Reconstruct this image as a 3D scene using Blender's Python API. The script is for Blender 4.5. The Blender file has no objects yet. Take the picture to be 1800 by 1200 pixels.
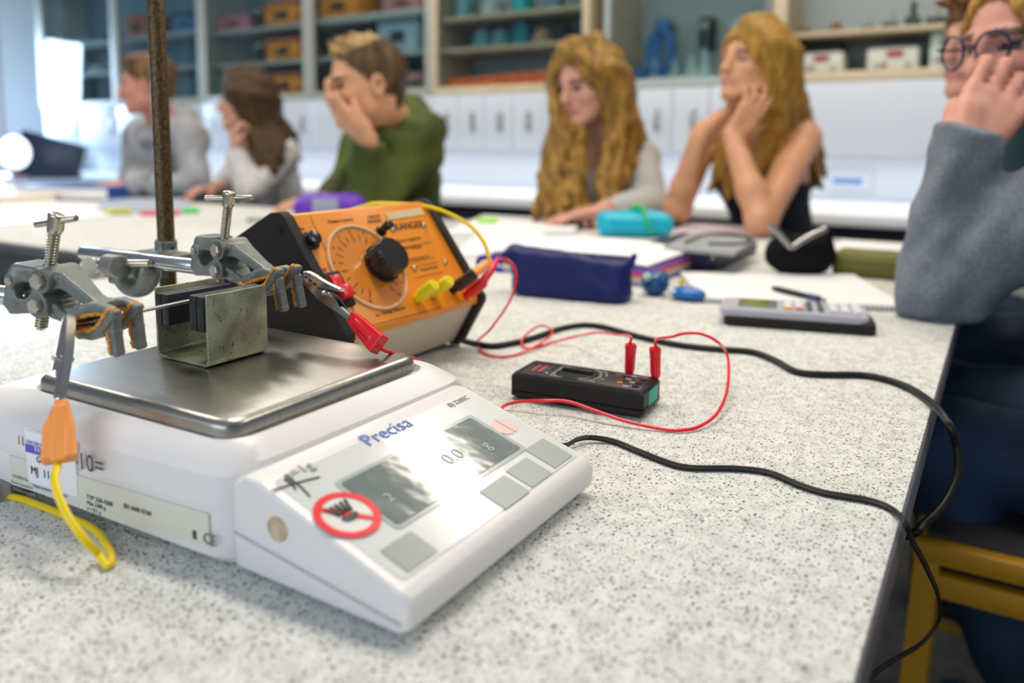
import bpy, bmesh, math, random
import numpy as np
from mathutils import Vector, Matrix
random.seed(7); RNG = np.random.RandomState(5)
S = bpy.context.scene
# ---------------------------------------------------------------- camera, world, lights, exposure
F, CX, CY = 1390.0, 900.0, 410.0            # focal length and principal point in pixels of the 1800x1200 frame
PITCH, YAW, ROLL = math.radians(6.48), math.radians(31.8), math.radians(0.3)
CAM = Vector((0, 0, 0.99)); TZ = 0.76       # eye point; table top height
_f = Vector((-math.sin(YAW)*math.cos(PITCH), math.cos(YAW)*math.cos(PITCH), -math.sin(PITCH)))
_r0 = Vector((math.cos(YAW), math.sin(YAW), 0)); _u0 = _r0.cross(_f)
_r = _r0*math.cos(ROLL) + _u0*math.sin(ROLL); _u = _u0*math.cos(ROLL) - _r0*math.sin(ROLL)
cd = bpy.data.cameras.new('camera'); cam = bpy.data.objects.new('camera', cd); S.collection.objects.link(cam)
cam.matrix_world = Matrix(((_r.x, _u.x, -_f.x, 0), (_r.y, _u.y, -_f.y, 0), (_r.z, _u.z, -_f.z, CAM.z), (0, 0, 0, 1)))
cd.sensor_width = 36.0; cd.lens = F/1800*36
cd.shift_x = 0.0; cd.shift_y = (CY-600)/1800
cd.clip_start = 0.02; cd.clip_end = 100
cd.dof.use_dof = True; cd.dof.focus_distance = 0.575; cd.dof.aperture_fstop = 3.7
S.camera = cam
S.view_settings.view_transform = 'Standard'; S.view_settings.look = 'None'
S.view_settings.gamma = 1.0; S.view_settings.exposure = 0.14; S.view_settings.use_curve_mapping = False
S.cycles.use_denoising = True
S.cycles.max_bounces = 6; S.cycles.transparent_max_bounces = 12
S.cycles.sample_clamp_indirect = 6.0
W = bpy.data.worlds.new('sky'); S.world = W; W.use_nodes = True
W.node_tree.nodes['Background'].inputs[0].default_value = (0.70, 0.82, 1.0, 1)
W.node_tree.nodes['Background'].inputs[1].default_value = 0.24

def area(name, loc, target, sx, sy, power, col):
    l = bpy.data.lights.new(name, 'AREA'); l.shape = 'RECTANGLE'; l.size = sx; l.size_y = sy
    l.energy = power; l.color = col
    o = bpy.data.objects.new(name, l); S.collection.objects.link(o); o.location = loc
    d = Vector(target)-Vector(loc); o.rotation_euler = d.to_track_quat('-Z', 'Y').to_euler()
    return o
# daylight through the left wall's windows, then an added fill light behind the camera
area('window_and_fill_light', (-6.80, 3.10, 1.42), (-3.0, 1.9, 1.0), 0.45, 0.80, 48, (0.55, 0.76, 1.0))
area('window_and_fill_light', (-0.9, -2.5, 1.8), (-1.2, 1.0, 0.8), 3.8, 1.3, 40, (0.78, 0.88, 1.0))
# the light strip under the wall cupboards, aimed down at the bench
area('bench_strip_light', (-2.4, 3.52, TZ+.178), (-2.4, 3.50, 0), 6.6, 0.04, 9, (0.93, 0.96, 1.0))
# the ceiling's light panels
for px_, py_, pw_ in ((-2.6, 2.5, 15), (-0.6, 2.5, 18), (-0.6, 0.9, 24), (-2.6, 0.9, 20), (1.4, 1.7, 18), (-4.6, 1.7, 18)):
    area('ceiling_light', (px_, py_, 2.66), (px_, py_, 0), 1.15, 0.28, pw_, (1.0, 0.90, 0.76))

# ---------------------------------------------------------------- helpers
def V(*a): return Vector(a if len(a) == 3 else a[0])
def K(x, y, d):                              # point of the place seen at pixel x, y at distance d along the view axis
    return CAM + (_r*((x-CX)/F) - _u*((y-CY)/F) + _f)*d
def onp(x, y, ax, v):                        # point of the place seen at pixel x, y on the plane axis = v
    d = _r*((x-CX)/F) - _u*((y-CY)/F) + _f
    return CAM + d*((v-CAM[ax])/d[ax])
def tb(x, y, dz=0): return onp(x, y, 2, TZ+dz)
def thing(name, label, cat, loc=(0, 0, 0), group=None):
    o = bpy.data.objects.new(name, None); S.collection.objects.link(o); o.location = loc
    o.empty_display_size = 0.02
    o['label'] = label; o['category'] = cat
    if group: o['group'] = group
    return o
def tag(o, label, cat, group=None):
    o['label'] = label; o['category'] = cat
    if group: o['group'] = group
    return o
def link(name, me, m, parent=None, label=None):
    o = bpy.data.objects.new(name, me); S.collection.objects.link(o)
    if m is not None:
        for x in (m if isinstance(m, (list, tuple)) else [m]): me.materials.append(x)
    if parent is not None:
        o.parent = parent
        o.matrix_parent_inverse = Matrix.Translation(-parent.location)   # parts are built in world coordinates
    if label: o['label'] = label
    return o
def struct(o): o['kind'] = 'structure'; return o
MATS = {}
def mat(name, col, rough=0.5, metal=0.0, noise=None, bump=None, **kw):
    """noise=(scale, amount, stretch) varies the colour; bump=(scale, strength)"""
    if name in MATS: return MATS[name]
    m = bpy.data.materials.new(name); m.use_nodes = True; nt = m.node_tree; b = nt.nodes['Principled BSDF']
    c4 = (*col, 1.0)
    b.inputs['Base Color'].default_value = c4
    b.inputs['Roughness'].default_value = rough; b.inputs['Metallic'].default_value = metal
    for k, v in kw.items():
        b.inputs[{'spec': 'Specular IOR Level', 'trans': 'Transmission Weight', 'coat': 'Coat Weight', 'sheen': 'Sheen Weight',
                  'sss': 'Subsurface Weight', 'alpha': 'Alpha', 'ior': 'IOR', 'aniso': 'Anisotropic'}[k]].default_value = v
    tc = nt.nodes.new('ShaderNodeTexCoord')
    if noise:
        n = nt.nodes.new('ShaderNodeTexNoise'); n.inputs['Scale'].default_value = noise[0]; n.inputs['Detail'].default_value = 4
        src = tc.outputs['Object']
        if len(noise) > 2:
            mp = nt.nodes.new('ShaderNodeMapping'); mp.inputs['Scale'].default_value = noise[2]
            nt.links.new(src, mp.inputs[0]); src = mp.outputs[0]
        nt.links.new(src, n.inputs['Vector'])
        r = nt.nodes.new('ShaderNodeValToRGB'); a = noise[1]
        r.color_ramp.elements[0].position = 0.3; r.color_ramp.elements[1].position = 0.7
        lo = noise[3] if len(noise) > 3 else tuple(x*(1-a) for x in col)
        r.color_ramp.elements[0].color = (*lo, 1); r.color_ramp.elements[1].color = (*[min(1, x*(1+a*0.6)) for x in col], 1)
        nt.links.new(n.outputs['Fac'], r.inputs[0]); nt.links.new(r.outputs[0], b.inputs['Base Color'])
    if bump:
        n2 = nt.nodes.new('ShaderNodeTexNoise'); n2.inputs['Scale'].default_value = bump[0]; n2.inputs['Detail'].default_value = 3
        nt.links.new(tc.outputs['Object'], n2.inputs['Vector'])
        bp = nt.nodes.new('ShaderNodeBump'); bp.inputs['Strength'].default_value = bump[1]; bp.inputs['Distance'].default_value = 0.002
        nt.links.new(n2.outputs['Fac'], bp.inputs['Height']); nt.links.new(bp.outputs[0], b.inputs['Normal'])
    MATS[name] = m; return m

class MB:                                    # collects shapes into ONE mesh, in world coordinates
    def __init__(s): s.bm = bmesh.new(); s.mi = 0
    def _fin(s, geo, M=None):
        vs = [g for g in geo if isinstance(g, bmesh.types.BMVert)]
        if M is not None: bmesh.ops.transform(s.bm, matrix=M, verts=vs)
        fs = set(f for v in vs for f in v.link_faces)
        for f in fs: f.material_index = s.mi
        return vs
    def box(s, lo, hi, bev=0.0, seg=2, M=None):
        lo, hi = Vector(lo), Vector(hi); c = (lo+hi)/2; d = hi-lo
        r = bmesh.ops.create_cube(s.bm, size=1.0, matrix=Matrix.Translation(c) @ Matrix.Diagonal((abs(d.x), abs(d.y), abs(d.z), 1)))
        vs = r['verts']
        if bev > 0:
            es = list(set(e for v in vs for e in v.link_edges))
            rr = bmesh.ops.bevel(s.bm, geom=es, offset=min(bev, min(abs(d.x), abs(d.y), abs(d.z))*0.49), segments=seg, profile=0.5, affect='EDGES')
            vs = rr['verts']
        s._fin(vs, M); return s
    def prism(s, pts, ax, v0, v1, bev=0.0, seg=2, M=None):
        """polygon pts (2 coords in the other two axes, in order) extruded along axis ax from v0 to v1"""
        def mk(p, v):
            q = [0, 0, 0]; o = [i for i in range(3) if i != ax]; q[o[0]], q[o[1]], q[ax] = p[0], p[1], v; return q
        a = [s.bm.verts.new(mk(p, v0)) for p in pts]; b = [s.bm.verts.new(mk(p, v1)) for p in pts]
        fs = [s.bm.faces.new(a), s.bm.faces.new(b[::-1])]
        n = len(pts)
        for i in range(n): fs.append(s.bm.faces.new((a[i], b[i], b[(i+1) % n], a[(i+1) % n])))
        bmesh.ops.recalc_face_normals(s.bm, faces=fs)
        vs = a+b
        if bev > 0:
            es = list(set(e for v in vs for e in v.link_edges))
            vs = bmesh.ops.bevel(s.bm, geom=es, offset=bev, segments=seg, profile=0.5, affect='EDGES')['verts']
        s._fin(vs, M); return s
    def cyl(s, a, b, r, r2=None, n=24, bev=0.0):
        a, b = Vector(a), Vector(b); d = b-a
        M = Matrix.Translation((a+b)/2) @ d.to_track_quat('Z', 'Y').to_matrix().to_4x4()
        vs = bmesh.ops.create_cone(s.bm, cap_ends=True, segments=n, radius1=r, radius2=r if r2 is None else r2, depth=d.length, matrix=M)['verts']
        if bev > 0:
            es = [e for e in set(e for v in vs for e in v.link_edges) if any(len(f.verts) > 4 for f in e.link_faces)]
            vs = list(vs)+bmesh.ops.bevel(s.bm, geom=es, offset=bev, segments=2, profile=0.5, affect='EDGES')['verts']
            vs = [v for v in set(vs) if v.is_valid]
        s._fin(vs); return s
    def lathe(s, a, b, prof, n=24, ph=0):
        """prof: list of (t along a->b in metres, radius)"""
        a, b = Vector(a), Vector(b); q = (b-a).to_track_quat('Z', 'Y').to_matrix()
        rings = []
        for t, r in prof:
            rings.append([s.bm.verts.new(a + q @ Vector((r*math.cos(2*math.pi*i/n+ph), r*math.sin(2*math.pi*i/n+ph), t))) for i in range(n)])
        vs = [v for R_ in rings for v in R_]
        for k in range(len(rings)-1):
            for i in range(n): s.bm.faces.new((rings[k][i], rings[k][(i+1) % n], rings[k+1][(i+1) % n], rings[k+1][i]))
        s.bm.faces.new(rings[0][::-1]); s.bm.faces.new(rings[-1]); s._fin(vs); return s
    def sphere(s, c, r, sc=(1, 1, 1), n=16, M=None):
        vs = bmesh.ops.create_uvsphere(s.bm, u_segments=n, v_segments=max(6, n//2), radius=r,
                                       matrix=Matrix.Translation(Vector(c)) @ (M or Matrix.Identity(4)) @ Matrix.Diagonal((*sc, 1)))['verts']
        s._fin(vs); return s
    def tube(s, pts, r, n=10, smooth=8, closed=False, taper=None, ell=None):
        P = crom([Vector(p) for p in pts], smooth) if smooth else [Vector(p) for p in pts]
        rings = []; prev = None
        for i, p in enumerate(P):
            t = (P[min(i+1, len(P)-1)]-P[max(i-1, 0)]).normalized()
            if prev is None: prev = t.orthogonal().normalized() if ell is None else (Vector(ell[2])-t*t.dot(Vector(ell[2]))).normalized()
            prev = (prev-t*prev.dot(t)).normalized(); bn = t.cross(prev)
            rr = r if taper is None else taper(i/(len(P)-1))*r
            ea, eb = (1, 1) if ell is None else ell[:2]
            rings.append([s.bm.verts.new(p+prev*(rr*ea*math.cos(2*math.pi*k/n))+bn*(rr*eb*math.sin(2*math.pi*k/n))) for k in range(n)])
        for a in range(len(rings)-1):
            for k in range(n): s.bm.faces.new((rings[a][k], rings[a][(k+1) % n], rings[a+1][(k+1) % n], rings[a+1][k]))
        s.bm.faces.new(rings[0][::-1]); s.bm.faces.new(rings[-1])
        s._fin([v for R_ in rings for v in R_]); return s
    def quad(s, a, b, c, d):
        vs = [s.bm.verts.new(Vector(p)) for p in (a, b, c, d)]; s.bm.faces.new(vs); s._fin(vs); return s
    def build(s, name, m, parent=None, label=None, angle=35, M=None):
        if M is not None: bmesh.ops.transform(s.bm, matrix=M, verts=s.bm.verts)
        bmesh.ops.recalc_face_normals(s.bm, faces=s.bm.faces)
        me = bpy.data.meshes.new(name); s.bm.to_mesh(me); s.bm.free()
        for p in me.polygons: p.use_smooth = True
        me.set_sharp_from_angle(angle=math.radians(angle))
        return link(name, me, m, parent, label)
def crom(P, k):
    if len(P) < 3: return P
    Q = [P[0]*2-P[1]]+P+[P[-1]*2-P[-2]]; out = []
    for i in range(1, len(Q)-2):
        a, b, c, d = Q[i-1:i+3]
        for j in range(k):
            t = j/k; out.append(0.5*((2*b)+(c-a)*t+(2*a-5*b+4*c-d)*t*t+(3*b-a-3*c+d)*t**3))
    out.append(P[-1]); return out
def lettering(name, txt, size, origin, xdir, ydir, m, parent, depth=0.00012, align='LEFT', shear=0, label=None):
    """flat raised print on a surface; origin = start of the baseline"""
    cu = bpy.data.curves.new(name, 'FONT'); cu.body = txt; cu.size = size; cu.extrude = depth; cu.align_x = align; cu.shear = shear
    cu.resolution_u = 3
    to = bpy.data.objects.new(name, cu); S.collection.objects.link(to)
    dg = bpy.context.evaluated_depsgraph_get(); me = bpy.data.meshes.new_from_object(to.evaluated_get(dg))
    bpy.data.objects.remove(to)
    x = Vector(xdir).normalized(); y = Vector(ydir); y = (y-x*y.dot(x)).normalized(); z = x.cross(y)
    me.transform(Matrix(((x.x, y.x, z.x, origin[0]), (x.y, y.y, z.y, origin[1]), (x.z, y.z, z.z, origin[2]), (0, 0, 0, 1))))
    me.materials.clear()
    return link(name, me, m, parent, label)

# ---------------------------------------------------------------- smooth solids from distance fields
def npv(v): return np.array(v, dtype=float)
class SDF:
    def __init__(s, k=0.01): s.pr = []; s.k = k
    def add(s, fn, lo, hi, k=None, op='u'): s.pr.append((fn, npv(lo), npv(hi), s.k if k is None else k, op)); return s
    def cap(s, a, b, r1, r2=None, k=None, op='u', frame=None, sc=None):
        """tapered capsule; frame (3x3 rows = local axes) + sc flatten it"""
        a, b = npv(a), npv(b); r2 = r1 if r2 is None else r2; m = max(r1, r2)
        if sc is not None: m *= max(sc)
        def fn(p):
            if sc is not None:
                fr = npv(frame); q = ((p-a)@fr.T)/npv(sc); bb = (fr@(b-a))/npv(sc); aa = np.zeros(3); mul = min(sc)
            else: q, aa, bb, mul = p, a, b, 1.0
            ba = bb-aa; L = ba@ba+1e-12; t = np.clip(((q-aa)@ba)/L, 0, 1)
            return (np.linalg.norm(q-aa-t[..., None]*ba, axis=-1)-(r1+(r2-r1)*t))*mul
        return s.add(fn, np.minimum(a, b)-m, np.maximum(a, b)+m, k, op)
    def ell(s, c, r, frame=None, k=None, op='u'):
        c, r = npv(c), npv(r); fr = np.eye(3) if frame is None else npv(frame)
        def fn(p):
            q = (p-c)@fr.T; k0 = np.linalg.norm(q/r, axis=-1); k1 = np.linalg.norm(q/(r*r), axis=-1)+1e-9
            return k0*(k0-1)/k1
        m = max(r); return s.add(fn, c-m, c+m, k, op)
    def box(s, c, h, rd=0.0, frame=None, k=None, op='u'):
        c, h = npv(c), npv(h); fr = np.eye(3) if frame is None else npv(frame)
        def fn(p):
            q = np.abs((p-c)@fr.T)-(h-rd)
            return np.linalg.norm(np.maximum(q, 0), axis=-1)+np.minimum(q.max(axis=-1), 0)-rd
        m = np.linalg.norm(h); return s.add(fn, c-m, c+m, k, op)
    def cyl(s, a, b, r, rd=0.0, k=None, op='u'):
        a, b = npv(a), npv(b); L = np.linalg.norm(b-a); ax = (b-a)/L; c = (a+b)/2
        def fn(p):
            q = p-c; h = q@ax; rr = np.linalg.norm(q-h[..., None]*ax, axis=-1)
            dx = rr-(r-rd); dy = np.abs(h)-(L/2-rd)
            return np.sqrt(np.maximum(dx, 0)**2+np.maximum(dy, 0)**2)+np.minimum(np.maximum(dx, dy), 0)-rd
        m = L/2+r; return s.add(fn, c-m, c+m, k, op)
    def shell(s, c1, r1, c2, r2, frame, k=None):
        c1, r1, c2, r2, fr = npv(c1), npv(r1), npv(c2), npv(r2), npv(frame)
        def e(p, c, r):
            q = (p-c)@fr.T; k0 = np.linalg.norm(q/r, axis=-1); return k0*(k0-1)/(np.linalg.norm(q/(r*r), axis=-1)+1e-9)
        m = max(r1); return s.add(lambda p: np.maximum(e(p, c1, r1), -e(p, c2, r2)), c1-m, c1+m, k)
    def taper(s, a, b, h1, h2, w1, w2, lat, rd=.001, k=None, op='u'):
        """bar from a to b: half height h, half width w along lat, rounded edges"""
        a, b, lat = npv(a), npv(b), npv(lat); d = b-a; L = np.linalg.norm(d); d = d/L; y = lat-d*(d@lat); y /= np.linalg.norm(y); z = np.cross(d, y)
        def fn(p):
            q = p-a; x = q@d; t = np.clip(x/L, 0, 1); hh = h1+(h2-h1)*t; ww = w1+(w2-w1)*t
            dx = np.abs(x-L/2)-L/2; dy = np.abs(q@y)-ww+rd; dz = np.abs(q@z)-hh+rd
            o = np.maximum(dx+0, 0); return np.sqrt(o**2+np.maximum(dy, 0)**2+np.maximum(dz, 0)**2)+np.minimum(np.maximum(np.maximum(dx, dy), dz), 0)-rd
        m = max(h1, h2, w1, w2)*1.5; return s.add(fn, np.minimum(a, b)-m, np.maximum(a, b)+m, k, op)
    def chain(s, pts, rs, **kw):
        for i in range(len(pts)-1): s.cap(pts[i], pts[i+1], rs[i], rs[i+1], **kw)
        return s
    def mesh(s, h, disp=None, relax=1):
        un = [p for p in s.pr if p[4] == 'u']
        lo = np.min([p[1] for p in un], axis=0)-3*h-0.004; hi = np.max([p[2] for p in un], axis=0)+3*h+0.004
        n = np.ceil((hi-lo)/h).astype(int)+1
        f = np.full(n, 1.0, dtype=np.float32)
        ax = [lo[i]+h*np.arange(n[i]) for i in range(3)]
        for op in ('u', 's'):
            for fn, a, b, k, o in s.pr:
                if o != op: continue
                i0 = np.clip(((a-k-2*h-lo)/h).astype(int), 0, n-1); i1 = np.clip(((b+k+2*h-lo)/h).astype(int)+2, 1, n)
                if np.any(i1 <= i0): continue
                sl = tuple(slice(i0[j], i1[j]) for j in range(3))
                P = np.stack(np.meshgrid(*[ax[j][sl[j]] for j in range(3)], indexing='ij'), axis=-1)
                d = fn(P); g = f[sl]
                if o == 'u':
                    hh = np.maximum(k-np.abs(g-d), 0)/max(k, 1e-9); f[sl] = np.minimum(g, d)-hh*hh*k*0.25
                else:
                    d = -d; hh = np.maximum(k-np.abs(g-d), 0)/max(k, 1e-9); f[sl] = np.maximum(g, d)+hh*hh*k*0.25
        if disp is not None:
            near = np.abs(f) < 0.05; idx = np.argwhere(near); P = lo+idx*h
            f[near] += disp(P).astype(np.float32)
        return surfnet(f, lo, h, relax)
def surfnet(f, lo, h, relax=1):
    sg = f < 0
    c = np.zeros(np.array(f.shape)-1, dtype=np.int8)
    corners = [(i, j, k) for i in (0, 1) for j in (0, 1) for k in (0, 1)]
    def sh(A, o): return A[o[0]:A.shape[0]-1+o[0], o[1]:A.shape[1]-1+o[1], o[2]:A.shape[2]-1+o[2]]
    for o in corners: c += sh(sg, o)
    act = (c > 0) & (c < 8); idx = np.argwhere(act); vid = -np.ones(c.shape, dtype=np.int64); vid[act] = np.arange(len(idx))
    acc = np.zeros((len(idx), 3)); cnt = np.zeros(len(idx))
    fv = {o: f[idx[:, 0]+o[0], idx[:, 1]+o[1], idx[:, 2]+o[2]] for o in corners}
    for a in corners:
        for d in range(3):
            if a[d] == 1: continue
            b = tuple(a[i]+(1 if i == d else 0) for i in range(3)); fa, fb = fv[a], fv[b]
            m = (fa < 0) != (fb < 0); t = np.where(m, fa/np.where(m, fa-fb, 1), 0)
            p = np.array(a)[None, :]+t[:, None]*np.eye(3)[d][None, :]; acc[m] += p[m]; cnt[m] += 1
    vv = idx+acc/np.maximum(cnt, 1)[:, None]; quads = []
    for d in range(3):
        u, w = [(1, 2), (2, 0), (0, 1)][d]
        A = sg; B = np.roll(sg, -1, axis=d); e = A != B
        sl = [slice(1, -1)]*3; sl[d] = slice(0, -1)
        mk = np.zeros_like(e); mk[tuple(sl)] = e[tuple(sl)]; q = np.argwhere(mk)
        if len(q) == 0: continue
        du = np.zeros(3, int); du[u] = 1; dw = np.zeros(3, int); dw[w] = 1
        g = lambda o: vid[tuple((q-o).T)]
        Q = np.stack([g(du+dw), g(dw), g(0*du), g(du)], axis=1)
        ins = sg[tuple(q.T)]; Q[~ins] = Q[~ins][:, ::-1]; quads.append(Q)
    Q = np.concatenate(quads); Q = Q[(Q >= 0).all(axis=1)]
    for _ in range(relax):                    # a light smoothing pass
        s_ = np.zeros_like(vv); c_ = np.zeros(len(vv))
        for i in range(4):
            for j in ((i+1) % 4,):
                np.add.at(s_, Q[:, i], vv[Q[:, j]]); np.add.at(c_, Q[:, i], 1); np.add.at(s_, Q[:, j], vv[Q[:, i]]); np.add.at(c_, Q[:, j], 1)
        vv = 0.5*vv+0.5*s_/np.maximum(c_, 1)[:, None]
    return lo+vv*h, Q
def solid(name, sdf, h, m, parent=None, label=None, disp=None, relax=1, pick=None):
    v, q = sdf.mesh(h, disp, relax)
    me = bpy.data.meshes.new(name); me.vertices.add(len(v)); me.vertices.foreach_set('co', v.astype(np.float32).ravel())
    me.loops.add(q.size); me.loops.foreach_set('vertex_index', q.astype(np.int32).ravel())
    me.polygons.add(len(q)); me.polygons.foreach_set('loop_start', np.arange(0, q.size, 4, dtype=np.int32))
    me.polygons.foreach_set('use_smooth', np.ones(len(q), dtype=bool))
    if pick is not None:
        me.polygons.foreach_set('material_index', pick(v[q].mean(axis=1)).astype(np.int32))
    me.update(calc_edges=True); me.validate()
    return link(name, me, m, parent, label)
def wob(scale, amp, seed=0, st=(1, 1, 1)):   # cheap smooth noise for cloth folds and hair
    r = np.random.RandomState(seed); A = [(r.normal(size=3)*scale*np.array(st)*(0.6+0.9*i/6), r.uniform(0, 6.28), 1/(1+0.35*i)) for i in range(7)]
    tot = sum(a[2] for a in A)
    def fn(P):
        o = 0
        for k_, ph, w in A: o = o+w*np.sin(P@k_+ph+1.3*np.sin(P@k_[[1, 2, 0]]*0.6+ph*2))
        return o*amp/tot*1.6
    return fn
# ---------------------------------------------------------------- the room
wall_m = mat('painted wall', (0.72, 0.76, 0.80), 0.7, bump=(60, 0.1))
white_lam = mat('white laminate', (0.80, 0.83, 0.87), 0.35)
ceil_m = mat('ceiling board', (0.82, 0.82, 0.80), 0.9)
floor_m = mat('floor vinyl', (0.075, 0.075, 0.08), 0.45, noise=(30, 0.4))
wood = mat('pale beech edge', (0.62, 0.52, 0.36), 0.5, noise=(8, 0.2, (1, 1, 12)))
greyframe = mat('grey green frame', (0.36, 0.38, 0.34), 0.5)
back_teal = mat('cabinet back', (0.13, 0.27, 0.34), 0.6)
back_grey = mat('cabinet back pale', (0.36, 0.43, 0.44), 0.6)
glass = mat('cabinet glass', (0.85, 0.95, 0.95), 0.03, trans=1.0, ior=1.3)
WX, WY, ZC = -6.95, 3.82, 2.78
struct(MB().box((WX-.1, -2.6, -0.1), (3.2, WY+.1, 0)).build('floor', floor_m))
struct(MB().box((WX-.1, -2.6, ZC), (3.2, WY+.1, ZC+.1)).build('ceiling', ceil_m))
struct(MB().box((WX-.1, WY, 0), (3.2, WY+.1, ZC)).build('wall_back', wall_m))
w = MB(); wins = [(-1.4, 0.9), (1.1, 2.35), (2.55, 3.35)]
w.box((WX-.2, -2.6, 0), (WX, WY, 0.95)); w.box((WX-.2, -2.6, 2.5), (WX, WY, ZC))
ys = [-2.6]+[v for a in wins for v in a]+[WY]
for i in range(0, len(ys), 2): w.box((WX-.2, ys[i], 0.95), (WX, ys[i+1], 2.5))
struct(w.build('wall_left', wall_m))
frame_m = mat('window frame white', (0.8, 0.82, 0.85), 0.4)
winglass = mat('window glass', (0.95, 0.98, 1), 0.02, trans=1.0, ior=1.02)
for i, (a, b) in enumerate(wins):
    o = bpy.data.objects.new('window_%d' % (i+1), None); S.collection.objects.link(o); o.location = (WX, a, 0.95); struct(o)
    m = MB(); x0, x1 = WX-.12, WX-.06
    for y0, y1, z0, z1 in ((a, b, .95, 1.01), (a, b, 2.44, 2.5), (a, a+.06, .95, 2.5), (b-.06, b, .95, 2.5), ((a+b)/2-.03, (a+b)/2+.03, .95, 2.5)):
        m.box((x0, y0, z0), (x1, y1, z1))
    m.build('window_frame', frame_m, o)
    MB().box((WX-.095, a+.05, 1.0), (WX-.085, b-.05, 2.45)).build('window_pane', winglass, o)
    MB().box((WX-.05, a-.05, .90), (WX+.06, b+.05, .945), .005).build('window_sill', frame_m, o)
blind = mat('roller blind cloth', (0.85, 0.9, 0.95), 0.8)
leaf = mat('tree leaves', (0.22, 0.62, 0.36), 0.7, noise=(3, 0.7)); bark = mat('tree bark', (0.1, 0.07, 0.05), 0.9)
for i, (x, y, z, r) in enumerate(((-9.3, 0.75, 1.7, 0.62), (-9.5, 2.35, 1.45, 0.62), (-9.8, -0.9, 1.9, 0.62))):
    t = thing('garden_tree', ['leafy green tree outside the middle window', 'smaller leafy tree outside the window nearest the cabinets', 'taller leafy tree outside the far left end of the windows'][i], 'tree', (x, y, 0), 'trees outside the windows')
    s = SDF(0.15)
    for k in range(9): s.ell((x+random.uniform(-.5, .5)*r, y+random.uniform(-.7, .7)*r, z+random.uniform(-.5, .6)*r), [r*random.uniform(.4, .6)]*3)
    solid('crown', s, 0.07, leaf, t, disp=wob(11, 0.06, i)); MB().cyl((x, y, -.1), (x, y, z), .09, .05, 10).build('trunk', bark, t)

# the bench along the back wall
bw = mat('bench worktop white', (0.84, 0.86, 0.90), 0.3); grey_cab = mat('bench front grey', (0.30, 0.32, 0.36), 0.5)
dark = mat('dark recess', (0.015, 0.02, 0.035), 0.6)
b = thing('wall_bench', 'long white-topped laboratory bench along the back wall below the cupboards', 'bench', (-3, 3.4, 0))
MB().box((-6.4, 2.98, TZ-.055), (1.6, 3.80, TZ-.012), .006).build('worktop', bw, b)
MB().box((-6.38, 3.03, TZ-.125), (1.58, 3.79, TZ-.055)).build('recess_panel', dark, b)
m = MB()
for i in range(13): m.box((-6.38+i*.612, 3.01, .1), (-6.38+i*.612+.604, 3.79, TZ-.125), .004)
m.build('cupboard_fronts', grey_cab, b)
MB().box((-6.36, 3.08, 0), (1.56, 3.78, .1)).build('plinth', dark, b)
struct(MB().box((-6.4, 3.80, TZ-.012), (1.6, WY, TZ+.20)).build('trim_1', mat('backsplash white', (0.84, 0.86, 0.88), 0.3)))
o = thing('wall_socket', 'white double wall socket with a blue label above the back bench', 'socket', onp(1495, 318, 1, 3.80))
c = onp(1495, 318, 1, 3.80)
MB().box((c.x-.09, 3.785, c.z-.045), (c.x+.09, 3.80, c.z+.045), .004).build('socket_plate', white_lam, o)
MB().box((c.x-.07, 3.782, c.z-.012), (c.x+.05, 3.786, c.z+.012)).build('label_strip', mat('label blue', (0.15, 0.3, 0.65), .5), o)

# white cupboards with bar handles, under the glazed cabinets
cup_m = mat('cupboard door white', (0.62, 0.68, 0.77), 0.35); hand_m = mat('brushed handle', (0.45, 0.45, 0.42), 0.35, 1.0)
def cupboard(x0, x1, nd, lab, hp=0.8):
    t = thing('wall_cupboard', lab, 'cupboard', (x0, 3.4, TZ+.2), 'white cupboards under the glazed cabinets')
    MB().box((x0+.0005, 3.42, TZ+.19), (x1-.0005, 3.795, TZ+.480)).build('body', cup_m, t)
    wd = (x1-x0)/nd
    for k in range(nd):
        a = x0+k*wd
        d = MB().box((a+.0018, 3.40, TZ+.195), (a+wd-.0018, 3.4195, TZ+.48), .003).build('door', cup_m, t)
        hx = a+wd*hp
        MB().box((hx-.009, 3.372, TZ+.29), (hx+.009, 3.382, TZ+.39), .003).box((hx-.006, 3.38, TZ+.295), (hx+.006, 3.402, TZ+.31)).box((hx-.006, 3.38, TZ+.37), (hx+.006, 3.402, TZ+.385)).build('handle', hand_m, d)
WH = {0: 'white double-door wall cupboard below the left end of the glazed cabinets', 1: 'white wall cupboard behind the boy in the grey hoodie',
      2: 'white wall cupboard between the grey-hoodie boy and the dark-haired girl', 3: 'white wall cupboard behind the boy in the green jacket'}
for i, (a, b2) in enumerate(((-6.45, -5.47), (-5.47, -4.5), (-4.5, -3.53), (-3.53, -2.78))): cupboard(a, b2, 2, WH[i], .9)
NAR = ['narrow-door white cupboard beside the green-jacketed boy, leftmost of the narrow ones', 'narrow-door white cupboard midway between the green-jacketed boy and the wavy-haired girl',
       'narrow-door white cupboard just left of the wavy-haired girl', 'narrow-door white cupboard hidden mostly behind the wavy-haired girl', 'narrow-door white cupboard between the two long-haired girls',
       'narrow-door white cupboard behind the bare-shouldered girl']
for i in range(6): cupboard(-2.78+i*.335, -2.78+(i+1)*.335, 2, NAR[i], .62)
t = thing('wall_panel', 'plain pale wall panel to the right of the bare-shouldered girl', 'panel', (0, 3.4, TZ+.2))
MB().box((-.768, 3.40, TZ+.19), (1.6, 3.795, TZ+.480), .004).build('panel_board', cup_m, t)

t = thing('strip_light', 'long slim white strip light fixed under the row of wall cupboards', 'lamp', (-2.4, 3.52, TZ+.19))
MB().box((-5.75, 3.49, TZ+.180), (.95, 3.55, TZ+.190), .002).build('housing', cup_m, t)
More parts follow.
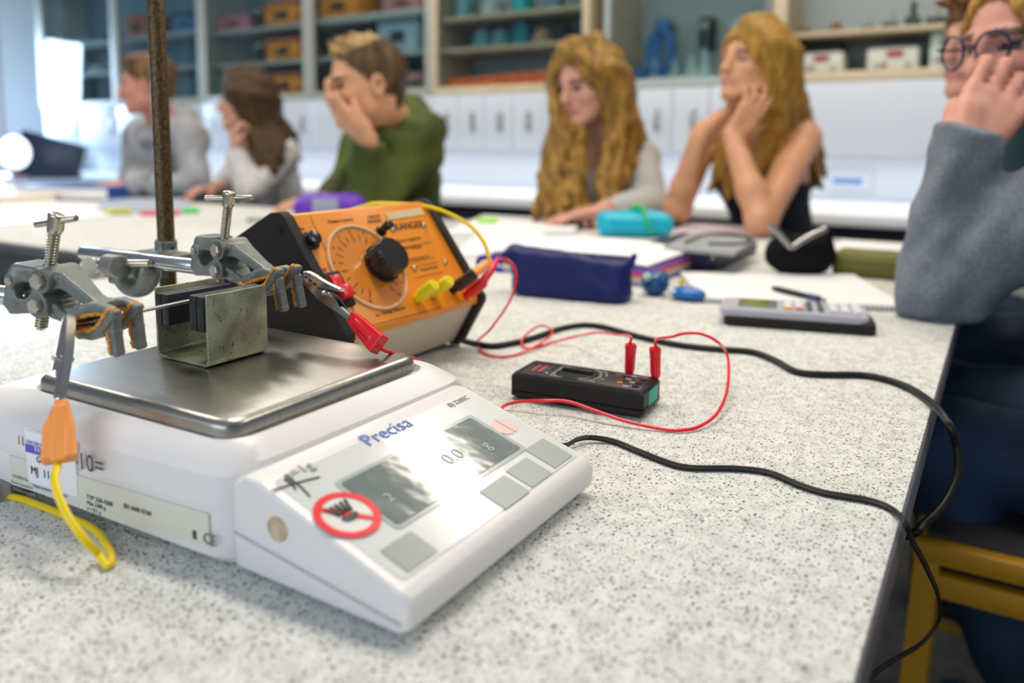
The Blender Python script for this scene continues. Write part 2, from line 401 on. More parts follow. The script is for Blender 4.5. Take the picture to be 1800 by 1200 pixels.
# glazed cabinets
ZB = TZ+.488; ZT = TZ+1.42
def zpx(x, y, yy=3.4): return onp(x, y, 1, yy).z
shelf_wood = mat('shelf wood', (0.52, 0.44, 0.30), 0.5); shelf_grey = mat('shelf grey', (0.40, 0.46, 0.46), 0.5)
def cabinet(x0, x1, posts, shelves, frame, back, sh, lab, glazed=True, pw=.085):
    t = thing('display_cabinet', lab, 'cabinet', (x0, 3.42, ZB), 'glazed wall cabinets')
    MB().box((x0+.001, 3.78, ZB), (x1-.001, 3.815, ZT)).build('back_panel', back, t)
    MB().box((x0+.001, 3.433, ZB+.001), (x1-.001, 3.779, ZB+.03)).box((x0+.001, 3.433, ZT-.03), (x1-.001, 3.779, ZT)).box((x0+.001, 3.433, ZB+.03), (x0+.02, 3.779, ZT-.03)).box((x1-.02, 3.433, ZB+.03), (x1-.001, 3.779, ZT-.03)).build('carcass', sh, t)
    m = MB()
    for p in posts:
        a_ = p if abs(p-x0) < .01 else p-pw/2; b_ = p if abs(p-x1) < .01 else p+pw/2
        if posts[0] in (-6.45, -1.6, -.83) and p == posts[0]: a_ = p-pw/2
        if posts[-1] == -.86 and p == posts[-1]: b_ = p+pw*.4
        m.box((a_+.0006, 3.40, ZB+.001), (b_-.0006, 3.43, ZT), .003)
    m.box((x0+.001, 3.402, ZB-.006), (x1-.001, 3.432, ZB+.035), .003).box((x0+.001, 3.402, ZT-.05), (x1-.001, 3.432, ZT), .003)
    m.build('door_frame', frame, t)
    for z in shelves: MB().box((x0+.02, 3.45, z-.02), (x1-.02, 3.78, z), .002).build('shelf', sh, t)
    if glazed:
        for a, b_ in zip(posts[:-1], posts[1:]): MB().box((a+pw/2-.006, 3.413, ZB+.03), (b_-pw/2+.006, 3.417, ZT-.045)).build('glass_pane', glass, t)
    return t
sC = [zpx(500, 40), zpx(500, 103)]
cabinet(-6.45, -4.5, [-6.45, -5.47, -4.5], [zpx(160, 70), zpx(160, 125)], greyframe, back_teal, shelf_grey, 'glazed cabinet at the far left end, reflecting the windows')
cabinet(-4.5, -2.62, [-4.5, -3.53, -2.62], sC, greyframe, back_teal, shelf_grey, 'glazed cabinet holding orange boxes above the dark-haired girl and green-jacketed boy')
cabinet(-2.62, -1.69, [-2.62, -1.69], [TZ+.888, TZ+.725], wood, back_grey, shelf_wood, 'wood-framed glazed cabinet with a row of orange trays on its bottom', pw=.075)
cabinet(-1.6, -0.86, [-1.6, -.86], [], shelf_grey, back_grey, wood, 'shallow glazed cabinet with a hanging blue apparatus, between the long-haired girls', pw=.03)
cabinet(-.83, 1.4, [-.83, 1.4], [TZ+.69], wood, back_grey, shelf_wood, 'wood-shelved cabinet with white meters, above the right of the bench', glazed=False, pw=.075)

# things on the shelves
orange_b = mat('orange box card', (0.80, 0.28, 0.02), 0.6, noise=(25, 0.5)); blk = mat('black plastic dull', (0.02, 0.025, 0.03), 0.5)
def onshelf(name, lab, cat, grp, x0, x1, z0, h, m, y0=3.50, dep_=.2, bev=.006, extra=None):
    t = thing(name, lab, cat, ((x0+x1)/2, y0+dep_/2, z0), grp)
    MB().box((x0, y0, z0), (x1, y0+dep_, z0+h), bev).build('body', m, t)
    if extra: extra(t, x0, x1, z0, h, y0)
    return t
def X(px, py=100, yy=3.5): return onp(px, py, 1, yy).x
def lidded(m2):
    def f(t, x0, x1, z0, h, y0):
        MB().box((x0-.004, y0-.004, z0+h*.82), (x1+.004, y0+.204, z0+h+.004), .004).build('lid', m2, t)
        MB().box(((x0+x1)/2-.05, y0-.006, z0+h*.3), ((x0+x1)/2+.05, y0-.001, z0+h*.6)).build('label_card', blk, t)
    return f
dk_or = mat('dark orange lid', (0.45, 0.13, 0.02), 0.6)
lv = [sC[0], sC[1], ZB+.03]
nm = ['top', 'middle', 'bottom']
for k in range(3):
    onshelf('storage_box', 'orange box with dark label on the %s shelf, above the dark-haired girl' % nm[k], 'box', 'orange boxes in the cabinet', X(468, 90), X(527, 90), lv[k], .135 if k else .15, orange_b, extra=lidded(dk_or))
    onshelf('bottle_crate', 'small black crate left of the orange box on the %s shelf' % nm[k], 'crate', 'black crates in the cabinet', X(450, 90)-.02, X(466, 90)-.01, lv[k], .14, blk, extra=lambda t, x0, x1, z0, h, y0: MB().box((x0+.01, y0-.003, z0+.1), (x1-.01, y0+.001, z0+.12)).build('handle', greyframe, t))
pinkish = mat('faded red card', (0.45, 0.16, 0.2), 0.7); brick = mat('brick red card', (0.32, 0.11, 0.06), 0.7)
onshelf('card_box', 'faded red box on the top shelf right of the steel rod', 'box', None, X(385), X(440), lv[0], .10, pinkish, extra=lidded(pinkish))
onshelf('card_box', 'brick red box behind the rod, above the hooded boy', 'box', None, X(222), X(262), zpx(160, 70), .16, brick, extra=lidded(brick))
onshelf('card_box', 'low blue box just right of the steel rod in the cabinet', 'box', None, X(305), X(345), zpx(160, 70), .13, mat('deep blue card', (0.02, 0.16, 0.35), .6), extra=lidded(blk))
onshelf('instrument_case', 'long black instrument on the upper shelf of the far left cabinet', 'case', None, X(122), X(188), zpx(160, 70), .05, blk, bev=.02, extra=lidded(blk))
onshelf('instrument_case', 'black microscope-like lump on the lower shelf of the far left cabinet', 'case', None, X(152), X(190), zpx(160, 125), .06, blk, bev=.02, extra=lidded(blk))
onshelf('storage_box', 'orange box above the green-jacketed boy, cut by the top edge', 'box', None, X(562, 10), X(628, 10), zpx(600, 24), .15, orange_b, extra=lidded(dk_or))
MB().box((-3.5, 3.46, zpx(600, 24)-.02), (-2.65, 3.77, zpx(600, 24)-.0005), .002).build('shelf', shelf_grey, bpy.data.objects['display_cabinet.001'])
onshelf('card_box', 'pale red box on the top shelf at the left of the pale wood post', 'box', None, X(672, 5), X(742, 5), zpx(700, 15)+.01, .08, mat('pale red card', (.5, .2, .2), .7), extra=lidded(pinkish))
onshelf('card_box', 'large pale blue box behind the green-jacketed boy\'s hair', 'box', None, X(664, 60), X(735, 60), sC[1], .20, mat('pale blue card', (.30, .45, .55), .7), extra=lidded(back_teal))
onshelf('storage_box', 'dark orange box just above the green-jacketed boy\'s hair', 'box', None, X(588, 60), X(648, 60), sC[1], .12, orange_b, extra=lidded(dk_or))
onshelf('card_box', 'small brown cardboard box beside the green-jacketed boy\'s ear', 'box', None, X(712, 140), X(738, 140), ZB+.03, .10, mat('brown card', (.5, .33, .22), .7), extra=lidded(pinkish))
onshelf('card_box', 'dark teal box next to the small brown cardboard box', 'box', None, X(690, 140), X(708, 140), ZB+.03, .16, mat('teal card', (.02, .22, .28), .7), extra=lidded(blk))
tray = mat('bright orange tray', (0.95, 0.17, 0.02), 0.45)
tr_w = (X(968, 150)-X(785, 150))/6
for k in range(6):
    onshelf('component_tray', ['bright orange tray, leftmost of the row of six', 'bright orange tray, second from the left in the row', 'bright orange tray, third from the left in the row', 'bright orange tray, third from the right in the row', 'bright orange tray, second from the right in the row', 'bright orange tray, rightmost of the row beside the wavy-haired girl'][k], 'tray', 'orange trays in the wood-framed cabinet', X(785, 150)+k*tr_w+.004, X(785, 150)+(k+1)*tr_w-.004, ZB+.03, .055+.008*k/2, tray, bev=.01,
            extra=lambda t, x0, x1, z0, h, y0: MB().box((x0+.02, y0-.004, z0+h*.55), (x1-.02, y0+.001, z0+h*.75)).build('finger_lip', dk_or, t))
gl2 = mat('lab glassware', (0.10, 0.28, 0.33), 0.15); tn = mat('tan wood', (.35, .25, .15), .6)
bits = [(835, 60, .10, gl2, 'squat teal bowl'), (868, 60, .09, gl2, 'round teal dish'), (905, 60, .12, mat('deep teal pot', (0, .2, .26), .3), 'dark teal jar'), (942, 60, .08, tn, 'brown wooden pot'), (975, 60, .09, blk, 'black pot')]
for i, (px, py, h, m, d) in enumerate(bits):
    x = X(px, py); t = thing('shelf_jar', d+' on the middle shelf of the wood-framed cabinet', 'jar', (x, 3.58, TZ+.725), 'jars on the middle shelf')
    MB().lathe((x, 3.58, TZ+.725), (x, 3.58, TZ+1), [(0, .05), (h*.6, .06), (h*.8, .045), (h, .047)], 16).build('body', m, t); MB().cyl((x, 3.58, TZ+.725+h), (x, 3.58, TZ+.74+h), .04, n=16).build('lid', blk, t)
for i, (px, h, m, d) in enumerate(((800, .10, gl2, 'teal bottle left on'), (850, .07, mat('pale bottle', (.4, .5, .5), .4), 'pale bottle on'), (905, .10, mat('turquoise tub', (0, .35, .38), .4), 'turquoise tub on'), (960, .09, back_teal, 'slate blue tub right on'))):
    x = X(px, 5); t = thing('shelf_bottle', d+' the upper shelf of the wood-framed cabinet', 'bottle', (x, 3.58, TZ+.888), 'bottles on the upper shelf')
    MB().lathe((x, 3.58, TZ+.888), (x, 3.58, TZ+1.2), [(0, .055), (h, .06), (h+.03, .03), (h+.06, .03)], 16).build('body', m, t); MB().cyl((x, 3.58, TZ+.948+h), (x, 3.58, TZ+.965+h), .033, n=14).build('cap', blk, t)
# the hanging blue apparatus, black holder, blue box and flasks between the girls
bl = mat('glossy blue', (0.01, 0.13, 0.42), 0.35)
t = thing('gas_burner_hose', 'coiled blue hose hanging at the back between the two long-haired girls', 'hose', K(1160, 60, 3.62)); c = onp(1160, 90, 1, 3.6)
m = MB()
for k in range(4): m.tube([(c.x+.055*(1-.12*k)*math.sin(a)+.01*k, 3.58+.012*k, c.z+.10*math.cos(a)-.01) for a in np.linspace(0, 6.2, 17)], .011, 8, 2)
m.build('hose_coil', bl, t); MB().box((c.x-.035, 3.60, c.z+.07), (c.x+.035, 3.68, c.z+.155), .02).build('holder', bl, t); MB().cyl((c.x, 3.66, c.z+.13), (c.x, 3.785, c.z+.13), .01).build('peg', blk, t)
c = onp(1243, 60, 1, 3.7); t = thing('tube_holder', 'black upright holder left of the bare-shouldered girl\'s head', 'holder', c)
MB().box((c.x-.035, 3.66, c.z-.07), (c.x+.03, 3.78, c.z+.08), .02).build('body', blk, t); MB().box((c.x-.02, 3.65, c.z+.02), (c.x+.02, 3.661, c.z+.05)).build('slot', greyframe, t)
onshelf('card_box', 'small bright blue box beside the wavy-haired girl\'s head', 'box', None, X(1108, 140), X(1132, 140), ZB+.03, .055, mat('bright blue card', (.0, .12, .5), .5), extra=lidded(bl))
fg = mat('clear flask', (0.6, 0.85, 0.88), 0.08, alpha=.55); 
for i, (px, h) in enumerate(((1150, .10), (1185, .09), (1215, .12), (1238, .13))):
    x = X(px, 140, 3.6); t = thing('glass_flask', ['clear conical flask right of the small blue box', 'clear squat flask under the blue hose', 'clear tall flask left of the bare-shouldered girl', 'clear tallest flask under the black holder'][i], 'flask', (x, 3.6, ZB+.03), 'flasks on the cabinet floor')
    MB().lathe((x, 3.6, ZB+.03), (x, 3.6, 3), [(0, .05), (.02, .052), (h*.6, .018), (h, .018), (h+.005, .024)], 16).build('bulb', fg, t); MB().cyl((x, 3.6, ZB+.033+h), (x, 3.6, ZB+.055+h), .016, .013, 12).build('stopper', gl2, t)
# white meters
mw = mat('meter case white', (0.62, 0.66, 0.60), 0.4); rd_ = mat('red display', (0.35, 0.02, 0.02), 0.3)
for i, (a, b2, h, lab) in enumerate(((1398, 1482, .095, 'white meter with red display right of the bare-shouldered girl'), (1522, 1614, .10, 'wide white meter with red display in the middle of the right cabinet'), (1632, 1698, .15, 'tall pale green meter with dark display beside the boys on the right'))):
    x0, x1 = X(a, 120), X(b2, 120); t = thing('bench_meter', lab, 'meter', ((x0+x1)/2, 3.6, ZB+.03), 'white meters in the right cabinet')
    MB().box((x0, 3.5, ZB+.03), (x1, 3.72, ZB+.03+h), .012).build('case', mw if i < 2 else mat('pale green case', (.55, .7, .62), .4), t)
    c = (x0*.45+x1*.55)
    MB().box((c-.03, 3.495, ZB+.03+h*.6), (c+.03, 3.502, ZB+.03+h*.85)).build('display', rd_ if i < 2 else blk, t)
    for q in (.2, .35, .8): MB().cyl((x0+(x1-x0)*q, 3.502, ZB+.03+h*.3), (x0+(x1-x0)*q, 3.488, ZB+.03+h*.3), .01, n=12).build('knob', rd_ if q == .35 else greyframe, t)
    if i == 0: MB().tube([(x0+.01, 3.6, ZB+.03+h), (x0+.04, 3.6, ZB+.08+h), ((x0+x1)/2, 3.6, ZB+.095+h), (x1-.04, 3.6, ZB+.08+h), (x1-.01, 3.6, ZB+.03+h)], .012, 8).build('carry_handle', blk, t)
for i, (px, h, w_) in enumerate(((1405, .03, .05), (1425, .035, .03), (1462, .04, .045), (1520, .045, .025), (1560, .06, .03), (1600, .10, .025), (1640, .08, .03), (1668, .09, .02))):
    x = X(px, 40); t = thing('small_apparatus', ['flat black block with red top, leftmost on the top shelf of the right cabinet', 'small dark reel next to the leftmost block', 'dark block with a reddish knob on the right cabinet\'s shelf', 'short grey stand in the middle of the right cabinet\'s shelf', 'grey post with a round top on the right cabinet\'s shelf', 'tall thin dark stand on the right cabinet\'s shelf', 'dark stand next to the tall thin one', 'rightmost thin dark stand on the right cabinet\'s shelf'][i], 'apparatus', (x, 3.6, TZ+.69), 'small apparatus on the upper right shelf')
    MB().box((x-w_, 3.55, TZ+.69), (x+w_, 3.65, TZ+.69+h*.5), .006).build('base', blk, t); MB().cyl((x, 3.6, TZ+.69+h*.5), (x, 3.6, TZ+.70+h), w_*.45, n=12).build('post', [brick, greyframe, brick, greyframe, greyframe, blk, greyframe, blk][i], t)
# ceiling light fittings
for i, (x, y) in enumerate(((-2.6, 2.5), (-0.6, 2.5), (-0.6, 0.9), (-2.6, 0.9), (1.4, 1.7), (-4.6, 1.7))):
    t = thing('ceiling_lamp', 'long white ceiling lamp '+['over the seated girls', 'over the right end of the back bench', 'over the near table', 'over the middle of the room', 'at the right of the room', 'near the windows'][i], 'lamp', (x, y, ZC), 'long ceiling lamps')
    MB().box((x-.62, y-.17, 2.70), (x+.62, y+.17, ZC), .01).build('housing', frame_m, t)
# ---------------------------------------------------------------- tables
def speckled():
    m = bpy.data.materials.new('speckled table laminate'); m.use_nodes = True; nt = m.node_tree; b = nt.nodes['Principled BSDF']
    N = nt.nodes.new; L = nt.links.new
    tc = N('ShaderNodeTexCoord'); base = (0.70, 0.71, 0.68, 1)
    ns = N('ShaderNodeTexNoise'); ns.inputs['Scale'].default_value = 90; ns.inputs['Detail'].default_value = 5; L(tc.outputs['Object'], ns.inputs['Vector'])
    rb = N('ShaderNodeValToRGB'); rb.color_ramp.elements[0].position = .35; rb.color_ramp.elements[0].color = (0.60, 0.61, 0.58, 1)
    rb.color_ramp.elements[1].position = .62; rb.color_ramp.elements[1].color = (0.74, 0.75, 0.72, 1); L(ns.outputs['Fac'], rb.inputs[0])
    cur = rb.outputs[0]
    dn = N('ShaderNodeTexNoise'); dn.inputs['Scale'].default_value = 420; L(tc.outputs['Object'], dn.inputs['Vector'])
    mx = N('ShaderNodeVectorMath'); mx.operation = 'MULTIPLY_ADD'; mx.inputs[1].default_value = (.0035, .0035, 0); L(dn.outputs['Color'], mx.inputs[0]); L(tc.outputs['Object'], mx.inputs[2])
    for sc, th, keep, col in ((330, .27, .58, (0.07, 0.07, 0.08, 1)), (620, .32, .60, (0.22, 0.21, 0.20, 1)), (210, .15, .40, (0.30, 0.29, 0.27, 1))):
        v = N('ShaderNodeTexVoronoi'); v.inputs['Scale'].default_value = sc; L(mx.outputs[0], v.inputs['Vector'])
        a = N('ShaderNodeMath'); a.operation = 'LESS_THAN'; a.inputs[1].default_value = th; L(v.outputs['Distance'], a.inputs[0])
        sx = N('ShaderNodeSeparateColor'); L(v.outputs['Color'], sx.inputs[0])
        k = N('ShaderNodeMath'); k.operation = 'LESS_THAN'; k.inputs[1].default_value = keep; L(sx.outputs[0], k.inputs[0])
        f = N('ShaderNodeMath'); f.operation = 'MULTIPLY'; L(a.outputs[0], f.inputs[0]); L(k.outputs[0], f.inputs[1])
        mix = N('ShaderNodeMixRGB'); mix.inputs[2].default_value = col; L(f.outputs[0], mix.inputs[0]); L(cur, mix.inputs[1]); cur = mix.outputs[0]
    L(cur, b.inputs['Base Color']); b.inputs['Roughness'].default_value = 0.55; b.inputs['Specular IOR Level'].default_value = 0.06
    return m
spk = speckled()
edge_m = mat('table edge grey', (0.16, 0.17, 0.20), 0.45, noise=(7, 0.3, (1, 1, 1), (0.13, 0.11, 0.10)))
steel_leg = mat('grey steel leg', (0.16, 0.155, 0.15), 0.45, 0.3)
def table(lab, x0, y0, x1, y1, legs):
    t = thing('laboratory_table', lab, 'table', ((x0+x1)/2, (y0+y1)/2, 0), 'speckled laboratory tables')
    MB().box((x0+.0015, y0+.0015, TZ-.004), (x1-.0015, y1-.0015, TZ), .0015).build('tabletop', spk, t)
    MB().box((x0, y0, TZ-.028), (x1, y1, TZ-.0035), .002).build('edge_band', edge_m, t)
    MB().box((x0+.05, y0+.05, TZ-.10), (x1-.05, y0+.075, TZ-.028)).box((x0+.05, y1-.075, TZ-.10), (x1-.05, y1-.05, TZ-.028)).box((x0+.05, y0+.05, TZ-.10), (x0+.075, y1-.05, TZ-.028)).box((x1-.075, y0+.05, TZ-.10), (x1-.05, y1-.05, TZ-.028)).build('apron', steel_leg, t)
    for lx, ly in legs: MB().box((lx-.02, ly-.02, 0), (lx+.02, ly+.02, TZ-.03), .003).build('leg', steel_leg, t)
XL = tb(0, 515).x; XR = -.0395; T1 = .918
def cl(x0, y0, x1, y1): return [(x, y) for x in (x0+.07, x1-.07) for y in (y0+.07, y1-.07)]
table('long speckled laboratory table in the foreground carrying the balance, meter and notebook', XL, -.45, XR, 2.08, cl(XL, -.45, XR, 2.08))
table('speckled laboratory table at the left, under the hooded boy\'s hands', -4.3, T1, XL-.003, 1.93, cl(-4.3, T1, XL-.003, 1.93))

# ---------------------------------------------------------------- the balance
plast = mat('warm white plastic', (0.80, 0.78, 0.78), 0.33); steel = mat('brushed steel pan', (0.36, 0.355, 0.33), 0.30, 1.0, noise=(40, 0.10, (1, 8, 1)), bump=(220, 0.04))
def rquad(c, r, z, n=6):
    out = []
    for i in range(4):
        p = Vector(c[i]); a = (Vector(c[i-1])-p).normalized(); b = (Vector(c[(i+1) % 4])-p).normalized()
        for k in range(n+1):
            t = k/n; q = p+a*r*(1-t)**2+b*r*t**2; out.append((q.x, q.y, z))
    return out
def loft(m, rings, cap0=True, cap1=True):
    R_ = [[m.bm.verts.new(p) for p in r] for r in rings]
    for a, b in zip(R_[:-1], R_[1:]):
        for i in range(len(a)): m.bm.faces.new((a[i], a[(i+1) % len(a)], b[(i+1) % len(a)], b[i]))
    if cap0: m.bm.faces.new(R_[0][::-1])
    if cap1: m.bm.faces.new(R_[-1])
    for r in R_:
        for v in r:
            for f in v.link_faces: f.material_index = m.mi
    return m
def rect(x0, y0, x1, y1): return [(x0, y0), (x1, y0), (x1, y1), (x0, y1)]
bal = thing('laboratory_balance', 'white electronic balance with steel weighing pan and sloping display panel', 'balance', (-.45, .36, TZ))
QF = lambda d, dl=0: [(-.600+d+dl, .237+d), (-.334, .2605+d*.8), (-.331, .478-d), (-.600+d+dl, .478-d)]
m = MB()
Z = lambda z: TZ+z
loft(m, [[(x_, y_, z_+max(0, -.45-x_)*.055) for x_, y_, z_ in rquad(QF(.006), .02, Z(.003))], [(x_, y_, z_+max(0, -.45-x_)*.050) for x_, y_, z_ in rquad(QF(.001), .022, Z(.007))], rquad(QF(0), .022, Z(.033)), rquad(QF(.0012), .022, Z(.0342)), rquad(QF(.0012), .022, Z(.0352)), rquad(QF(.0002), .022, Z(.0364)),
         rquad(QF(.002), .022, Z(.052)), rquad(QF(.006), .024, Z(.057)),
         rquad([(-.572, .260), (-.343, .2685), (-.3435, .462), (-.572, .462)], .026, Z(.0655)), rquad([(-.562, .264), (-.346, .272), (-.347, .457), (-.562, .457)], .024, Z(.067)),
         rquad([(-.548, .266), (-.3495, .2735), (-.350, .4515), (-.548, .4515)], .02, Z(.0665)), rquad([(-.546, .268), (-.351, .2745), (-.351, .450), (-.546, .450)], .02, Z(.0615))])
m.build('body', plast, bal, angle=28)
pan = [(-.5395, .2665), (-.3525, .2735), (-.3545, .4455), (-.5395, .4455)]
def inset(c, d): 
    cx_ = sum(p[0] for p in c)/4; cy_ = sum(p[1] for p in c)/4
    return [(p[0]-d*(1 if p[0] > cx_ else -1), p[1]-d*(1 if p[1] > cy_ else -1)) for p in c]
m = MB(); rs = [rquad(inset(pan, .003), .013, Z(.0635)), rquad(inset(pan, 0), .014, Z(.0650)), rquad(inset(pan, 0), .014, Z(.0715))]
for a in (22, 45, 68, 90): rs.append(rquad(inset(pan, .0052*(1-math.cos(math.radians(a)))), .014, Z(.0715+.0052*math.sin(math.radians(a)))))
loft(m, rs); m.build('weighing_pan', steel, bal, angle=40, label='brushed steel pan')
foot_m = mat('grey ribbed rubber', (0.28, 0.29, 0.27), 0.6)
for fx, fy in ((-.552, .248), (-.36, .29), (-.36, .44), (-.555, .44)):
    m = MB(); n = 36; ring = lambda z: [(fx+(.021+.0012*(i % 2))*math.cos(2*math.pi*i/n), fy+(.021+.0012*(i % 2))*math.sin(2*math.pi*i/n), Z(z)) for i in range(n)]
    loft(m, [ring(0.0), ring(.0115)]); m.build('levelling_foot', foot_m, bal, 'grey ribbed foot', angle=20)
# display unit: wedge
hp = [(-.338, .003), (-.224, .003), (-.2175, .007), (-.2165, .0185), (-.2205, .0245), (-.318, .0555), (-.328, .0565), (-.338, .050)]
MB().prism([(a, Z(b)) for a, b in hp], 1, .2635, .4545, .0035, 3).build('display_housing', plast, bal, angle=25)
# seam line along the housing and the overlay sheet on its slope
p0 = Vector((-.2205, .36, Z(.0245))); sl = Vector((-.0975, 0, .031)).normalized(); sn = Vector((sl.z, 0, -sl.x)).normalized()
if sn.z < 0: sn = -sn
def ons(x, y, lift=0.0003):
    d = _r*((x-CX)/F)-_u*((y-CY)/F)+_f; q = p0+sn*lift
    return CAM+d*((q-CAM).dot(sn)/d.dot(sn))
def SL(u_, y, lift=.0003): return p0+sl*u_+Vector((0, y-.36, 0))+sn*lift     # u_ metres up the slope, y along
ov_m = mat('clear grey overlay', (0.66, 0.69, 0.68), 0.17, bump=(28, 0.15), coat=.3)
def plate(name, pts, m, parent, th=.0003, label=None):
    b = MB(); lo = [b.bm.verts.new(p-sn*th) for p in pts]; hi = [b.bm.verts.new(p+sn*th*.2) for p in pts]
    b.bm.faces.new(hi); b.bm.faces.new(lo[::-1])
    for i in range(len(pts)): b.bm.faces.new((lo[i], lo[(i+1) % len(pts)], hi[(i+1) % len(pts)], hi[i]))
    return b.build(name, m, parent, label)
def rr_sl(u0, y0, u1, y1, r, lift):
    q = rquad([(u0, y0), (u1, y0), (u1, y1), (u0, y1)], r, 0, 5); return [SL(a, b, lift) for a, b, _ in q][::-1]
def uy(x, y):
    q = ons(x, y)-p0; return q.dot(sl), q.y+.36
def bbox_uy(pts):
    a = [uy(*p) for p in pts]; return sum(a[i][0] for i in (0, 1))/2, sum(a[i][0] for i in (2, 3))/2, (a[0][1]+a[3][1])/2, (a[1][1]+a[2][1])/2
plate('overlay_sheet', rr_sl(.006, .270, .0975, .449, .004, .0004), ov_m, bal, label='grey glossy overlay sheet')
lcd_m = mat('lcd grey green', (0.15, 0.19, 0.185), 0.12, bump=(22, 0.5), coat=.6)
u1, u0, ya, yb = 0, 0, 0, 0
q = [uy(*p) for p in ((605, 850), (690, 925), (915, 793), (828, 733))]
uh, ul = (q[0][0]+q[3][0])/2, (q[1][0]+q[2][0])/2; ya, yb = (q[0][1]+q[1][1])/2, (q[2][1]+q[3][1])/2
win = plate('display_window', rr_sl(ul-.003, ya-.003, uh+.003, yb+.004, .004, .0008), mat('window bezel grey', (.42, .46, .45), .15, coat=.5), bal)
lcd = plate('screen', rr_sl(ul, ya, uh, yb, .002, .0012), lcd_m, bal, label='grey green lcd screen')
seg = mat('lcd segment', (0.30, 0.50, 0.44), 0.3); faint = mat('lcd print', (0.42, 0.48, 0.46), 0.4)
lettering('digits', '0.0', .014, SL(ul+.016, ya+.066, .0016), (0, 1, 0), sl, seg, lcd)
lettering('unit_print', 'g', .012, SL(ul+.012, ya+.10, .0016), (0, 1, 0), sl, faint, lcd)
lettering('unit_print', '2', .010, SL(ul+.014, ya+.010, .0016), (0, 1, 0), sl, faint, lcd)
blue_ink = mat('blue print', (0.10, 0.18, 0.60), 0.4); black_ink = mat('black ink', (0.03, 0.03, 0.035), 0.5); grey_ink = mat('grey print', (0.30, 0.32, 0.32), 0.5)
a = uy(648, 785); lettering('brand_lettering', 'Precisa', .0150, SL(a[0], a[1], .0009), (0, 1, 0), sl, blue_ink, bal)
a = uy(780, 722); lettering('model_lettering', 'BJ 2200C', .006, SL(a[0], a[1]+.008, .0009), (0, 1, 0), sl, grey_ink, bal)
a = uy(495, 850); lettering('range_lettering', 'e=1g', .010, SL(a[0], a[1]+.004, .0009), (0, 1, 0), sl, grey_ink, bal)
m = MB()
for (x0_, y0_, x1_, y1_) in ((478, 862, 562, 838), (500, 835, 545, 872), (520, 860, 500, 842)): m.tube([ons(x0_, y0_, .0009), ons((x0_+x1_)/2+2, (y0_+y1_)/2-2, .0009), ons(x1_, y1_, .0009)], .0005, 5, 3)
m.build('pen_scribble', black_ink, bal)
pad_m = mat('touch key grey', (0.30, 0.34, 0.33), 0.3)
for quadp in (((662, 966), (715, 1005), (775, 968), (722, 940)), ((888, 828), (938, 860), (968, 830), (925, 806)), ((842, 862), (885, 898), (930, 866), (890, 836)), ((928, 790), (975, 828), (1000, 802), (955, 768))):
    qq = [uy(*p) for p in quadp]
    plate('touch_key', rr_sl(min((qq[1][0]+qq[2][0])/2, (qq[0][0]+qq[3][0])/2), (qq[0][1]+qq[1][1])/2, max((qq[1][0]+qq[2][0])/2, (qq[0][0]+qq[3][0])/2), (qq[2][1]+qq[3][1])/2, .001, .0009), pad_m, bal)
pink_m = mat('pale red key', (0.85, 0.50, 0.47), 0.25, coat=.4); redring = mat('sign red', (0.80, 0.01, 0.02), 0.3)
a = uy(886, 750)
for sgn in (-1, 1):
    pts = [SL(a[0]+.0085*math.sin(t), a[1]+sgn*.0012+.0085*math.cos(t)*1.0, .0009) for t in (np.linspace(-math.pi/2, math.pi/2, 14) if sgn > 0 else np.linspace(math.pi/2, math.pi*1.5, 14))]
    plate('power_key', pts if sgn < 0 else pts, pink_m, bal)
a = uy(610, 906)
def ringm(c, r0, r1, lift, n=48):
    b = MB(); V_ = [[b.bm.verts.new(SL(c[0]+r*math.sin(2*math.pi*i/n), c[1]+r*math.cos(2*math.pi*i/n), lf)) for i in range(n)] for r, lf in ((r0, lift-.0003), (r0, lift), (r1, lift), (r1, lift-.0003))]
    for A, B in zip(V_[:-1], V_[1:]):
        for i in range(n): b.bm.faces.new((A[i], A[(i+1) % n], B[(i+1) % n], B[i]))
    return b
sg = ringm(a, .0135, .0175, .0014)
sg2 = ringm(a, .0001, .0138, .0010); sg2.build('sign_disc', mat('sign grey white', (.72, .73, .72), .3), bal)
dx = Vector((0, 1, 0)); 
c1 = SL(a[0]+.011, a[1]-.009, .0014); c2 = SL(a[0]-.011, a[1]+.009, .0014); dd = (c2-c1).normalized(); nn = sn.cross(dd)*.0018
sg.quad(c1-nn, c2-nn, c2+nn, c1+nn); sg.build('prohibition_sign', redring, bal, 'red ring with a slash')
b = MB(); b.sphere(SL(a[0]-.001, a[1], .0008), .006, (.7, 1, .12), 12)
for k in range(5): b.tube([SL(a[0]+.001, a[1]-.004+k*.002, .0013), SL(a[0]+.009, a[1]-.007+k*.0035, .0013)], .0009, 5, 0)
b.build('hand_symbol', black_ink, bal)
st = mat('dried coffee stain', (0.55, 0.44, 0.30), 0.6, noise=(200, .3))
b = MB(); pts = onp(487, 930, 1, .2632); b.sphere(pts, .0075, (1, .03, .9), 16); b.build('stain', st, bal)
# seam of the housing's two shells
MB().tube([(-.337, .2629, Z(.0235)), (-.30, .2629, Z(.019)), (-.222, .2629, Z(.0095))], .0007, 6, 4).build('shell_seam', mat('seam grey', (.60, .58, .58), .5), bal)
